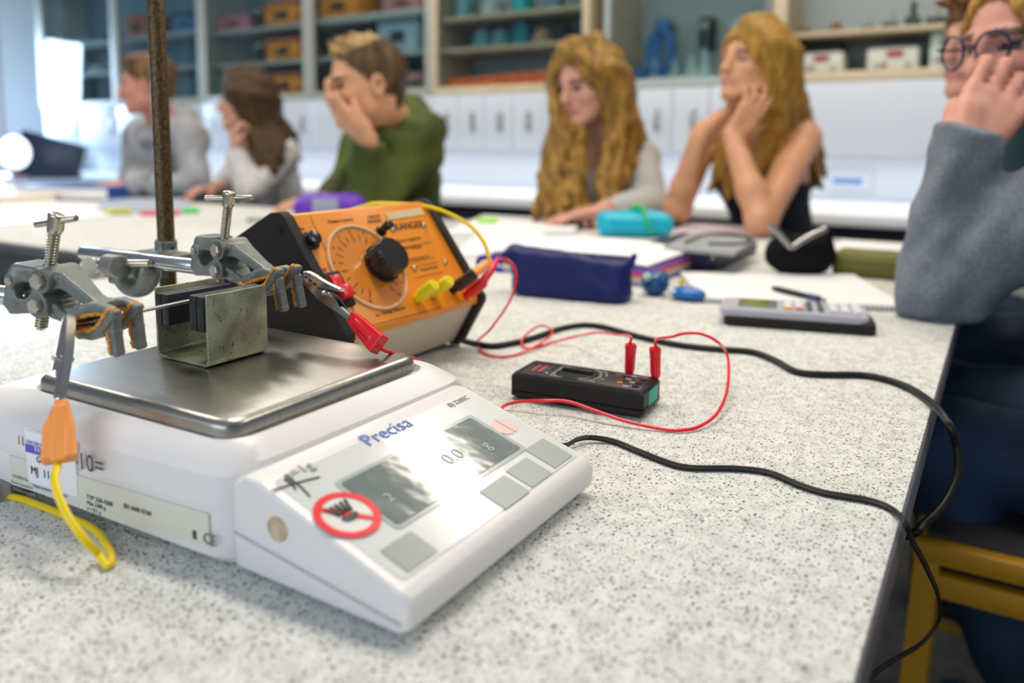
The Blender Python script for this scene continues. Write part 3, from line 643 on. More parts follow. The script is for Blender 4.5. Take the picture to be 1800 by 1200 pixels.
# stickers and ink on the body's front wall: the wall runs from (-.600,.243) to (-.334,.262)
wa, wb = Vector((-.600, .2367, 0)), Vector((-.334, .2602, 0)); wd_ = (wb-wa).normalized(); wn = Vector((wd_.y, -wd_.x, 0))
def onw(x, y, lift=.0004, z=None):
    d = _r*((x-CX)/F)-_u*((y-CY)/F)+_f; return CAM+d*((wa+wn*lift-CAM).dot(wn)/d.dot(wn))
def wplate(name, x0, x1, z0, z1, m, lift=.0006, label=None):
    P_ = [wa+wd_*a_+wn*l_+Vector((0, 0, Z(z_))) for l_ in (lift, -.0015) for a_, z_ in ((x0, z0), (x1, z0), (x1, z1), (x0, z1))]
    b = MB(); v = [b.bm.verts.new(p) for p in P_]
    for f in ((0, 1, 2, 3), (7, 6, 5, 4), (0, 4, 5, 1), (1, 5, 6, 2), (2, 6, 7, 3), (3, 7, 4, 0)): b.bm.faces.new([v[i] for i in f])
    return b.build(name, m, bal, label)
def wx(x, y): q_ = onw(x, y); return (q_-wa).dot(wd_), q_.z-TZ
cream = mat('cream rating label', (0.70, 0.70, 0.60), 0.4); paperw = mat('sticker white', (0.86, 0.87, 0.90), 0.45)
p_a = wx(150, 900)
wplate('rating_label', wx(18, 830)[0], .250, .0125, .0318, cream)
wl = lambda name, txt, px, py, size, m, lift=.0009: lettering(name, txt, size, (lambda q_: (q_.x, q_.y, q_.z))(onw(px, py, lift)), wd_, (0, 0, 1), m, bal, depth=.00008)
stick = wplate('asset_sticker', wx(50, 820)[0], wx(135, 820)[0], wx(90, 858)[1], wx(90, 768)[1], paperw, .0010)
wplate('sticker_band', wx(47, 788)[0], wx(92, 788)[0], wx(60, 796)[1], wx(60, 782)[1], mat('sticker violet', (.10, .07, .50), .4), .0013)
wl('sticker_lettering', 'PAT', 61, 793, .0045, paperw, .0015)
wl('sticker_lettering', 'ELECTRICAL', 47, 778, .0030, blue_ink, .0013)
wl('handwriting', 'MJ  11/8', 54, 832, .0075, black_ink, .0013)
wl('handwriting', 'G2', 64, 812, .006, black_ink, .0013)
wl('handwriting', '11', 30, 780, .0085, black_ink, .0008)
wl('handwriting', '-10=', 128, 820, .0150, black_ink, .0008)
wl('sticker_lettering', 'TRURO & PENWITH COLLEGE', 57, 855, .0025, blue_ink, .0013)
wl('label_print', 'CH-8953 Dietikon', 22, 838, .0030, grey_ink); wl('label_print', 'Precisa Gravimetrics', 20, 848, .0026, grey_ink); wl('label_print', 'Dietikon, Switzerland', 24, 860, .0026, grey_ink)
wl('label_print', 'TYP 320-4200', 152, 876, .0040, black_ink)
for k, tx in enumerate(('Max 2200 g', 'e = 0.1 g', 'd = 0.1 g')): wl('label_print', tx, 153, 886+k*10, .0035, black_ink)
wl('label_print', 'SN 4600 0760', 217, 892, .0040, black_ink); wl('label_print', 'Made in Switzerland', 218, 934, .0027, black_ink)
wl('ce_mark', 'CE', 357, 953, .0085, black_ink); MB().box(onw(343, 950)-Vector((.0015, .0004, -.001)), onw(343, 950)+Vector((.0015, .0002, .006))).build('bin_mark', black_ink, bal)

# ---------------------------------------------------------------- yoke with magnets on the pan
zinc = mat('passivated zinc', (0.40, 0.42, 0.28), 0.38, 0.6, noise=(55, 0.45), bump=(90, 0.15))
zm = zinc.node_tree
def scuff(m):
    nt = m.node_tree; N = nt.nodes.new; L = nt.links.new; b = nt.nodes['Principled BSDF']
    src = b.inputs['Base Color'].links[0].from_socket; tc = N('ShaderNodeTexCoord')
    for sc, st_, th in ((520, (1, 1, 1), .13), (150, (1, 2.6, .9), .10)):
        mp = N('ShaderNodeMapping'); mp.inputs['Scale'].default_value = st_; mp.inputs['Rotation'].default_value = (.7, 0, 0); L(tc.outputs['Object'], mp.inputs[0])
        v = N('ShaderNodeTexNoise'); v.inputs['Scale'].default_value = sc; v.inputs['Detail'].default_value = 3; L(mp.outputs[0], v.inputs['Vector'])
        a = N('ShaderNodeValToRGB'); a.color_ramp.elements[0].position = .655; a.color_ramp.elements[1].position = .70; L(v.outputs['Fac'], a.inputs[0])
        mx = N('ShaderNodeMixRGB'); mx.inputs[2].default_value = (.045, .045, .03, 1); L(a.outputs[0], mx.inputs[0]); L(src, mx.inputs[1]); src = mx.outputs[0]
    L(src, b.inputs['Base Color'])
scuff(zinc)
ZP = .0770
yx0, yx1, yy0, yy1, yh = -.5075, -.450, .3365, .3875, .1272
t = .0022
out = [(yx0, yh), (yx0, ZP+.004), (yx0+.0012, ZP+.0012), (yx0+.004, ZP), (yx1-.004, ZP), (yx1-.0012, ZP+.0012), (yx1, ZP+.004), (yx1, yh), (yx1-t, yh), (yx1-t, ZP+.0045), (yx1-t-.002, ZP+t), (yx0+t+.002, ZP+t), (yx0+t, ZP+.0045), (yx0+t, yh)]
yoke = MB().prism([(a, Z(b)) for a, b in out], 1, yy0, yy1, .0006, 2).build('magnet_yoke', zinc, angle=30)
tag(yoke, 'U-shaped greenish zinc-plated steel yoke standing on the steel pan', 'yoke')
ferr = mat('ferrite magnet', (0.018, 0.021, 0.028), 0.42, bump=(300, 0.2))
for nm_, xa, xb, lab in (('ferrite_magnet', yx0+t+.0002, yx0+t+.0072, 'dark slab magnet touching the far left wall of the steel yoke'), ('ferrite_magnet', yx0+t+.0076, yx0+t+.0150, 'dark slab magnet stuck onto the one on the yoke\'s far left wall'),
                         ('ferrite_magnet', yx1-t-.0150, yx1-t-.0076, 'dark slab magnet nearest the wire on the yoke\'s right wall'), ('ferrite_magnet', yx1-t-.0072, yx1-t-.0002, 'dark slab magnet touching the scuffed right wall of the yoke')):
    o = MB().box((xa, yy0-.0015, Z(.1015)), (xb, yy1+.0025, Z(.1240 if xa < -.48 else .1263)), .0012, 2).build(nm_, ferr); tag(o, lab, 'magnet', 'ferrite magnets in the yoke')

# ---------------------------------------------------------------- clamps
cast = mat('grey cast alloy', (0.195, 0.215, 0.20), 0.40, 0.3, noise=(70, 0.18), bump=(400, 0.10)); cork = mat('orange cork', (0.80, 0.36, 0.06), 0.85, noise=(500, 0.5), bump=(500, 0.6))
nickel = mat('nickel plated steel', (0.55, 0.50, 0.40), 0.22, 1.0); chrome = mat('chrome bar', (0.62, 0.64, 0.66), 0.14, 1.0, bump=(60, 0.04)); boltm = mat('bright bolt', (0.62, 0.56, 0.48), 0.30, 1.0)
def clamp(lab, P, C0, ang, barpts, barcap):
    """P: pixel points of the side view, all seen on the clamp's middle plane through C0; ang turns the clamp about the vertical"""
    A_ = npv((math.cos(ang), math.sin(ang), 0)); W_ = npv((-math.sin(ang), math.cos(ang), 0)); C0 = npv(C0)
    def pp(x, y):
        d = npv(_r*((x-CX)/F)-_u*((y-CY)/F)+_f); c = npv(CAM); return c+d*(((C0-c)@W_)/(d@W_))
    OFF = dict(ub=-.0150, lb=-.0150, pv=-.0130, cb=-.0110, um=-.0085, lm=-.0085, arc=-.004, **{'in': -.011})
    def pf(x, y, o):
        d = npv(_r*((x-CX)/F)-_u*((y-CY)/F)+_f); c = npv(CAM); return c+d*(((C0+W_*o-c)@W_)/(d@W_))-W_*o
    g = lambda k: pf(*P[k], OFF.get(k, 0))
    ub, lb, pv = g('ub'), g('lb'), g('pv'); r0 = thing('three_finger_clamp', lab, 'clamp', tuple(ub), 'laboratory clamps')
    fr = lambda d: (lambda d_: [d_, W_, np.cross(d_, W_)])(npv(d)/np.linalg.norm(d))
    s = SDF(.0015)                                           # the fixed yoke the two arms hinge on
    s.taper(pv+[0, 0, .002], g('cb'), .0062, .0066, .0105, .0105, W_, .0025); s.cyl(pv-W_*.0125, pv+W_*.0125, .0054, .0012)
    s.taper(g('cb')-A_*.001, lb, .0058, .0060, .0100, .0095, W_, .002, k=.003); s.taper(pv+A_*.001, g('arc'), .0042, .0048, .0100, .0105, W_, .002, k=.003); s.taper(g('arc'), g('hole')-A_*.004+npv([0, 0, -.001]), .0048, .0042, .0105, .0100, W_, .002, k=.004)
    s.taper(g('arc')-npv([0, 0, .001]), ub, .0045, .0050, .0100, .0090, W_, .002, k=.003)
    for bb in (ub, lb): s.cyl(bb-W_*.0138, bb+W_*.0138, .0083, .0012, k=.0005)
    s.cyl(g('in')-W_*.03, g('in')+W_*.03, .0050, k=.0015, op='s')
    for bb in (ub, lb): s.cyl(bb-W_*.0142, bb-W_*.0128, .0064, k=.0003, op='s')
    solid('hinge_body', s, .0007, cast, r0)
    hd, bt, hs = g('head'), g('sb'), g('hole'); ax = (hd-bt)/np.linalg.norm(hd-bt)
    def arm(nm, base, mid, tip, jaws, top):
        s = SDF(.0015); wj = .0115
        s.cyl(base-W_*wj, base+W_*wj, .0072, .001)
        s.taper(base, mid, .0056, .0046, .0112, .0085, W_, .0016, k=.003); s.taper(mid, tip, .0046, .0034, .0085, .0050, W_, .0014, k=.003)
        n_ = np.cross((tip-base)/np.linalg.norm(tip-base), W_)
        for sd in (-1, 1): s.taper(base*.75+mid*.25+W_*sd*.0125, tip*.8+mid*.2+W_*sd*.0090, .0022, .0012, .0030, .0022, W_, .0008, k=.001, op='s')      # a shallow web along each side
        if top:
            s.cyl(hs-ax*.006, hs+ax*.0005, .0066, .001, k=.003); s.cyl(hs-ax*.03, hs+ax*.02, .0045, k=.0005, op='s')
        else: s.cyl(bt-ax*.01, bt+ax*.03, .0045, k=.0005, op='s')
        jp = [pf(*q, -.003) for q in jaws]
        s.taper(jp[0], jp[1], .0026, .0034, .0125, .0125, W_, .0015, k=.003); s.taper(jp[1], jp[2], .0034, .0030, .0125, .0125, W_, .0015, k=.003); s.taper(tip, jp[1], .0036, .0036, .0055, .0080, W_, .0015, k=.004)
        fs = (-.0090, .0090) if top else (-.0108, .0072)
        ex = .0000 if top else -.0
        for dy in fs:
            for i in range(2, len(jp)-1): s.taper(jp[i]+W_*dy, jp[i+1]+W_*dy, .0025, .0023, .0036, .0034, W_, .0010, k=.0010)
            s.cyl(jp[-1]+W_*(dy-.0034), jp[-1]+W_*(dy+.0034), .0023, .0006, k=.0008)
        o = solid(nm, s, .0007, cast, r0)
        sgn = 1 if not top else -1; s = SDF(.0006)
        for dy in fs:
            prev = None
            for i in range(len(jp)-1):
                d = jp[i+1]-jp[i]; d = d/np.linalg.norm(d); nrm = np.cross(W_, d)*-1; nrm = nrm if nrm[2]*0+1 else nrm
                nrm = np.cross(d, W_)*sgn
                a_ = jp[i]+nrm*.0034+W_*dy; b_ = jp[i+1]+nrm*.0034+W_*dy
                if prev is not None: a_ = prev
                s.taper(a_, b_, .0012, .0012, .0040 if i > 1 else .0050, .0038, W_, .0005); prev = b_
        solid('cork_pad', s, .0006, cork, o, 'orange cork lining', disp=wob(1500, .0005, 3), relax=0)
        return o
    arm('upper_jaw_arm', ub, g('um'), g('ut'), P['uj'], True)
    arm('lower_jaw_arm', lb, g('lm'), g('lt'), P['lj'], False)
    for nm_, bb, rr in (('bolt', ub, .0052), ('bolt', lb, .0050), ('rivet', pv, .0028)):
        y0_ = .0168 if nm_ == 'bolt' else .0142
        MB().lathe(bb-W_*y0_, bb+W_*y0_, [(0, rr*.80), (.0008, rr), (2*y0_-.0008, rr), (2*y0_, rr*.8)], 6 if nm_ == 'bolt' else 16, .3).build(nm_, boltm, r0, angle=30)
    L = np.linalg.norm(hd-bt); prof = [(0, .0026)]; z_ = .001
    while z_ < L-.012: prof += [(z_, .0027), (z_+.0008, .0039), (z_+.0011, .0039)]; z_ += .0019
    prof += [(L-.0118, .0027), (L-.0115, .0027)]
    sc_ = MB().lathe(bt, hd, prof, 20).build('clamp_screw', nickel, r0, angle=60)
    s = SDF(.001); s.cyl(hd-ax*.0125, hd+ax*.0005, .0044, .0012); s.box(hd-ax*.005, [.0050, .0036, .0058], .0018, frame=[np.cross([0, 1, 0], ax), [0, 1, 0], ax]); solid('screw_head', s, .0005, nickel, sc_)
    a_, b_ = [npv(K(*q_)) for q_ in P['tb']]; sh_ = (hd-ax*.0045)-(a_+b_)/2; MB().cyl(a_+sh_, b_+sh_, .0021, n=16, bev=.0004).build('tommy_bar', nickel, sc_)
    MB().cyl(barpts[0], barpts[1], barcap, n=32, bev=.0008).build('bar', chrome, r0, 'chrome clamp bar')
    return r0
PL = dict(ub=(64, 495), lb=(60, 537), pv=(15, 494), arc=(40, 474), cb=(14, 538), **{'in': (34, 512)}, um=(105, 494), ut=(176, 536), lm=(95, 548), lt=(135, 566),
          hole=(88, 474), head=(100, 377), sb=(72, 578), uj=[(140, 550), (164, 541), (190, 536), (206, 541), (214, 556), (217, 580), (222, 616)],
          lj=[(142, 567), (160, 580), (180, 585), (198, 577), (210, 561), (220, 545)], tb=((63, 396, .487), (136, 384, .475)))
angL = math.radians(14); CL0 = onp(176, 545, 0, -.4745)
_WL = Vector((-math.sin(angL), math.cos(angL), 0)); _AL = Vector((math.cos(angL), math.sin(angL), 0))
def sL(x, y):
    d = _r*((x-CX)/F)-_u*((y-CY)/F)+_f; return CAM+d*((Vector(CL0)-CAM).dot(_WL)/d.dot(_WL))
c0 = sL(12, 519); tL = c0.y
clamp('nearer grey three-finger clamp at the left edge, holding the wire above the pan', PL, CL0, angL, (c0+_AL*.022, c0-_AL*.26), .0065)
PR = dict(ub=(378, 440), lb=(376, 475), pv=(340, 442), arc=(358, 423), cb=(340, 473), **{'in': (356, 457)}, um=(408, 440), ut=(468, 474), lm=(405, 485), lt=(436, 497),
          hole=(396, 422), head=(403, 338), sb=(385, 507), uj=[(437, 492), (458, 484), (480, 476), (494, 479), (501, 490), (504, 512), (510, 540)],
          lj=[(440, 501), (456, 511), (472, 513), (486, 504), (496, 490), (505, 474)], tb=((361, 350, .628), (445, 350, .628)))
tR = .420
c1, c2 = onp(338, 467, 1, tR), onp(147, 446, 1, tR)
clamp('farther grey three-finger clamp on the long chrome bar, right of the rusty rod', PR, (0, tR, 0), 0.0, ((c1.x+.016, tR, c1.z), (c2.x, tR, c1.z*.5+c2.z*.5)), .0067)
# the second stand that carries the nearer clamp, just outside the left edge of the picture
rust = mat('rusty steel rod', (0.115, 0.070, 0.028), 0.42, 0.55, noise=(420, 0.75, (1, 1, .8)), bump=(500, 0.3))
baseb = mat('cast iron base', (0.05, 0.055, 0.06), 0.5)
def stand(lab, x, y, h, bb, r, m_):
    t = thing('retort_stand', lab, 'stand', (x, y, TZ), 'retort stands')
    MB().box((x+bb[0], y+bb[1], TZ+.001), (x+bb[2], y+bb[3], TZ+.014), .004).build('base', baseb, t)
    MB().lathe((x, y, TZ+.012), (x, y, TZ+h), [(0, r*1.25), (.012, r*1.25), (.014, r), (h-.028, r), (h-.025, r*.8)], 32).build('rod', m_, t)
q = onp(293, 440, 1, .468); RX, RY = q.x, .468
stand('upright rusty steel retort rod on its heavy base behind the balance', RX, RY+.0, .47, (-.055, -.07, .035, .13), .0079, rust)
nq_ = c0-_AL*.19+_WL*.0135
stand('retort stand with a bright rod at the left edge, carrying the nearer clamp', nq_.x, nq_.y, .36, (-.14, -.065, .03, .065), .0060, chrome)
def boss(lab, zc, xs, yrod, ybar, rr, full=True):
    pass
# boss head: round socket with wing screw on the bar side, hook round the bar, jaw round the rod
bh = thing('boss_head', 'grey boss head with a silver wing screw joining the long bar to the rusty rod', 'boss', (RX, RY, Z(.12)), 'boss heads')
zb = (c1.z+c2.z)/2; G = lambda x, y, yy: npv(onp(x, y, 1, yy))
s = SDF(.003)
zc_ = onp(292, 430, 1, RY).z
s.cyl([RX-.0015, RY, zc_-.012], [RX-.0005, RY, zc_+.005], .0102, .0015); s.box([RX+.002, RY-.006, zc_-.009], [.030, .014, .0030], .0015); s.box([RX-.018, RY-.004, zc_-.010], [.012, .010, .0022], .002)
ck = G(238, 478, tR-.002)                          # the C-shaped hook under the bar
for k in range(13):
    a0, a1 = math.radians(188+k*13.5), math.radians(188+(k+1)*13.5); R1 = .0215
    s.cap(ck+[R1*math.cos(a0), 0, R1*math.sin(a0)*.95+.004], ck+[R1*math.cos(a1), 0, R1*math.sin(a1)*.95+.004], .0062, k=.002, frame=[[1, 0, 0], [0, 1, 0], [0, 0, 1]], sc=(1, 1.5, 1))
s.box([RX-.004, (RY+tR)/2, zc_-.020], [.012, (RY-tR)/2+.004, .012], .003)
s.cap(ck+[.019, .004, 0], [RX-.006, RY-.012, zc_-.016], .0065)
hx = G(200, 464, tR-.020); s.cyl(hx-[.0095, 0, .001], hx+[.010, 0, -.001], .0098, .002, k=.002); s.cap(hx+[.004, .004, -.008], ck+[-.016, 0, .004], .0060)
s.cyl([RX, RY, zc_-.05], [RX, RY, zc_+.05], .0084, k=.0004, op='s'); s.cyl([c2.x, tR, zb], [c1.x, tR, zb], .0072, k=.0004, op='s')
solid('body', s, .001, cast, bh)
wsx = hx-[.0095, 0, .001]
sw = MB().cyl(wsx-[.012, .001, 0], hx+[.035, .012, .002], .0034, n=16, bev=.0005).build('wing_screw', nickel, bh, 'bright wing screw')
s = SDF(.002); wc_ = G(163, 472, wsx[1]); s.ell(wc_, [.0130, .0026, .0100], frame=[npv((_r0*.98+_u0*-.2).normalized()), npv(Vector((_f.x, _f.y, 0)).normalized()), npv((_r0*.2+_u0*.98).normalized())]); s.cap(wc_+npv(_r0)*.008, wsx-[.006, .0, 0], .0038)
def ridg(P): q_ = P-wc_; return .0006*np.sin((q_@npv(_r0)*.8+q_[..., 2]*1.2)*2000)*np.clip((.009-np.linalg.norm(q_, axis=-1)*.75)*300, 0, 1)
solid('wing', s, .0005, nickel, sw, disp=ridg, relax=0)
# small boss on the near stand
nb_ = c0-_AL*.19
bh2 = thing('boss_head', 'grey boss head on the bright rod just outside the left edge', 'boss', tuple(nb_), 'boss heads')
FRn = [list(_AL), list(_WL), [0, 0, 1]]
s = SDF(.003); s.box(nb_+_WL*.006, [.016, .026, .014], .005, frame=FRn); s.cyl(nq_-Vector((0, 0, .1)), nq_+Vector((0, 0, .1)), .0061, op='s', k=.0002); s.cyl(nb_-_AL*.1, nb_+_AL*.1, .0066, op='s', k=.0002)
solid('body', s, .0012, cast, bh2); MB().cyl(nb_-_WL*.034, nb_-_WL*.018, .003).box(nb_-_WL*.045-Vector((.012, .006, .002)), nb_-_WL*.034+Vector((.012, .006, .002)), .001).build('wing_screw', nickel, bh2)
# the stiff wire
WXc = -.4745; wz = lambda x, y: onp(x, y, 0, WXc)
wa_, wb_ = wz(112, 580), wz(545, 490); w0 = wz(300, 540)
wb_ = Vector((WXc, wb_.y, w0.z+.004)); wa_ = Vector((WXc, wa_.y, w0.z+.0005))
o = MB().cyl(wa_, wb_, .0013, n=12).build('stiff_wire', mat('grey steel wire', (.38, .38, .38), .3, 1.0)); tag(o, 'straight steel wire clamped level between the two grey clamps through the yoke', 'wire')
# ---------------------------------------------------------------- power supply
blackp = mat('black textured plastic', (0.018, 0.015, 0.013), 0.6, bump=(600, 0.25), spec=.25); oran = mat('orange enamel', (0.80, 0.26, 0.008), 0.35); beige = mat('beige enamel', (0.60, 0.54, 0.42), 0.4)
ps = thing('power_supply', 'orange fronted black power supply unit with a big black dial', 'power supply', (-.56, .61, TZ))
prof = [(-.645, .004), (-.513, .004), (-.507, .010), (-.480, .056), (-.480, .062), (-.5545, .1625), (-.561, .1665), (-.574, .1655), (-.622, .140), (-.645, .120)]
MB().prism([(a, Z(b)) for a, b in prof], 1, .500, .5125, .002, 2).build('side_panel', blackp, ps, angle=25)
MB().prism([(a, Z(b)) for a, b in prof], 1, .7095, .722, .002, 2).build('side_panel', blackp, ps, angle=25)
inner = [(-.640, .008), (-.517, .008), (-.491, .052), (-.560, .150), (-.575, .156), (-.620, .132), (-.640, .115)]
MB().prism([(a, Z(b)) for a, b in inner], 1, .512, .710).build('case', beige, ps, 'beige lower case')
for y in (.505, .716): 
    for x in (-.63, -.52): MB().cyl((x, y, TZ+.0005), (x, y, TZ+.006), .006, n=12).build('rubber_foot', foot_m, ps)
fp = [(-.4925, .0515), (-.4845, .0545), (-.4835, .061), (-.5575, .1625), (-.566, .1635), (-.562, .158), (-.4885, .059)]
MB().prism([(a, Z(b)) for a, b in fp], 1, .513, .709, .0008, 2).build('front_panel', oran, ps, 'orange front panel', angle=25)
for (x, z) in ((-.560, .15), (-.50, .055), (-.62, .11)): MB().cyl((x, .4995, Z(z)), (x, .5012, Z(z)), .0042, n=16).cyl((x, .4985, Z(z)), (x, .500, Z(z)), .0018, n=12).build('screw', blackp, ps)
q0 = Vector((-.4835, .61, Z(.061))); qs = Vector((-.074, 0, .1015)).normalized(); qn = Vector((qs.z, 0, -qs.x))
def onq(x, y, lift=0.0):
    d = _r*((x-CX)/F)-_u*((y-CY)/F)+_f; q = q0+qn*lift; return CAM+d*((q-CAM).dot(qn)/d.dot(qn))
QL = lambda p, u_, v_, lift=0: p+qs*u_+Vector((0, v_, 0))+qn*lift
dc = onq(646, 469); 
disc = MB()
n = 64; R0 = .0475
for r_a, r_b, l_a, l_b in ((R0-.0022, R0, .0012, .0022),):
    A = [[disc.bm.verts.new(QL(dc, r*math.sin(2*math.pi*i/n), r*math.cos(2*math.pi*i/n), l)) for i in range(n)] for r, l in ((R0-.003, .0008), (R0-.0025, .0024), (R0, .0024), (R0+.0004, .0004))]
    for a, b in zip(A[:-1], A[1:]):
        for i in range(n): disc.bm.faces.new((a[i], a[(i+1) % n], b[(i+1) % n], b[i]))
dial = disc.build('dial_rim', mat('clear dial rim', (0.80, 0.50, 0.28), 0.15, coat=.8), ps)
disc = MB(); vs = [disc.bm.verts.new(QL(dc, (R0-.0026)*math.sin(2*math.pi*i/n), (R0-.0026)*math.cos(2*math.pi*i/n), .0007)) for i in range(n)]; disc.bm.faces.new(vs)
vs = [disc.bm.verts.new(v.co-qn*.0004) for v in vs]; disc.bm.faces.new(vs[::-1]); disc.build('dial_plate', mat('dial plate orange', (0.72, 0.24, 0.03), 0.12, coat=1.0), ps)
kc = onq(668, 466) ; m = MB()
m.lathe(kc+qn*.002, kc+qn*.03, [(0, .0205), (.003, .0205)], 40)
n = 60
def kr(r, l): return [QL(kc, (r+(.0007 if (i//2) % 2 else 0))*math.sin(2*math.pi*i/n), (r+(.0007 if (i//2) % 2 else 0))*math.cos(2*math.pi*i/n), l) for i in range(n)]
def lofp(m, rings): 
    R_ = [[m.bm.verts.new(p) for p in r] for r in rings]
    for a, b in zip(R_[:-1], R_[1:]):
        for i in range(len(a)): m.bm.faces.new((a[i], a[(i+1) % len(a)], b[(i+1) % len(a)], b[i]))
    m.bm.faces.new(R_[0][::-1]); m.bm.faces.new(R_[-1]); return m
lofp(m, [kr(.0185, .004), kr(.0180, .022), kr(.0172, .0235)]); knobm = mat('glossy black knob', (0.012, 0.012, 0.014), 0.22); m.build('dial_knob', knobm, ps, angle=30)
tick = mat('panel print', (0.10, 0.035, 0.01), 0.5)
m = MB()
for k in range(21):
    a = math.radians(-150+k*15); r_a, r_b = (.030, .036) if k % 2 else (.028, .037)
    c_, s_ = math.cos(a), math.sin(a); w_ = .00045
    P_ = [QL(dc, r*c_+w*-s_, r*s_+w*c_, .0013) for r, w in ((r_a, -w_), (r_b, -w_), (r_b, w_), (r_a, w_))]; m.quad(*P_)
m.build('dial_marks', tick, ps)
for k in range(0, 13): 
    a = math.radians(-150+k*25); lettering('dial_number', str(k), .0048, QL(dc, .0405*math.cos(a)-.002, .0405*math.sin(a)-.0015, .0012), (0, 1, 0), qs, tick, ps)
def psl(nm_, txt, x, y, size): return lettering(nm_, txt, size, onq(x, y, .0006), (0, 1, 0), qs, tick, ps)
psl('panel_lettering', 'Output Control', 578, 392, .0052); psl('panel_lettering', 'Mains', 519, 405, .0050); psl('brand_lettering', 'RANGER', 697, 405, .0125)
psl('panel_lettering', 'Power Supply for', 700, 426, .0056); psl('panel_lettering', 'LOW Voltages', 706, 440, .0056); psl('panel_lettering', '0-12V DC/AC 8A', 722, 458, .0042); psl('panel_lettering', 'Overload Output', 740, 476, .0042)
psl('panel_lettering', 'a.c. Voltage Selector', 662, 556, .0052); psl('panel_lettering', 'CIRCUIT', 648, 384, .005); psl('panel_lettering', 'BREAKER', 648, 392, .005); psl('panel_lettering', '12V', 565, 478, .005); psl('panel_lettering', 'Class 0', 607, 567, .005)
m = MB()
def pline(x0, y0, x1, y1, w=.0003):
    a, b = onq(x0, y0, .0008), onq(x1, y1, .0008); d = (b-a).normalized(); nn = qn.cross(d)*w; m.quad(a-nn, b-nn, b+nn, a+nn)
for l_ in ((545, 378, 642, 590), (712, 434, 760, 424), (712, 462, 765, 452), (718, 470, 770, 460), (730, 488, 780, 477), (640, 575, 775, 540)): pline(*l_)
m.build('panel_lines', tick, ps)
pw_ = MB(); a, b = onq(680, 380, .0008), onq(743, 371, .0008); d = (b-a).normalized(); nn = qn.cross(d)*.0045; pw_.quad(a-nn, b-nn, b+nn, a+nn); pw_.build('name_plate', mat('tan plate', (.62, .50, .28), .5), ps)
def stub(nm_, x, y, r, L, m_, r2=None, base=None, parent=ps, lab=None):
    c = onq(x, y); b = MB()
    if base: b.cyl(c, c+qn*.0025, base, n=24, bev=.0005)
    b.cyl(c+qn*.001, c+qn*L, r, r if r2 is None else r2, 24, .0006); return b.build(nm_, m_, parent, lab)
stub('mains_lamp', 545, 424, .0072, .009, knobm, base=.0095); stub('reset_button', 669, 407, .0040, .016, knobm, .0050, base=.0060); stub('pilot_lamp', 700, 461, .0062, .010, mat('dull brass', (.30, .25, .13), .4, .8), base=.008)
for x, y in ((690, 403), (744, 396), (728, 472), (782, 461), (772, 500)): stub('panel_screw', x, y, .0028, .0022, nickel)
# red rocker switch in its black well
c = onq(592, 508); MB_ = MB()
def qbox(m, c, u0, u1, v0, v1, l0, l1, bev=.001):
    M_ = Matrix(((qs.x, 0, qn.x, c.x), (qs.y, 1, qn.y, c.y), (qs.z, 0, qn.z, c.z), (0, 0, 0, 1))); m.box((u0, v0, l0), (u1, v1, l1), bev, 2, M_); return m
qbox(MB(), c, -.020, .0165, -.010, .010, 0, .004).build('switch_bezel', blackp, ps); redp = mat('red plastic', (0.75, 0.01, 0.02), 0.3)
sw_ = MB(); qbox(sw_, c, -.0005, .0125, -.0065, .0065, .003, .0060); qbox(sw_, c, -.0135, -.0005, -.0065, .0075, .003, .0115, .002); sw_.build('rocker', redp, ps, 'red rocker switch')
yel = mat('yellow plastic', (0.85, 0.68, 0.01), 0.32); 
def post(x, y, m_, L=.028, r=.0068, lab=None):
    c = onq(x, y); n = 24; m = MB(); f = lambda r, l, k: [QL(c, (r-(k if i % 3 == 0 else 0))*math.sin(2*math.pi*i/n), (r-(k if i % 3 == 0 else 0))*math.cos(2*math.pi*i/n), l) for i in range(n)]
    lofp(m, [f(r*.7, 0, 0), f(r*.7, L*.25, 0), f(r, L*.26, .0006), f(r*.97, L*.9, .0006), f(r*.8, L, 0)]); return m.build('terminal_post', m_, ps, lab, angle=30)
post(733, 524, yel, lab='yellow terminal post'); post(760, 516, yel, lab='yellow terminal post'); post(795, 510, knobm, .036, lab='black terminal post'); post(818, 519, redp, .030, lab='red terminal post')
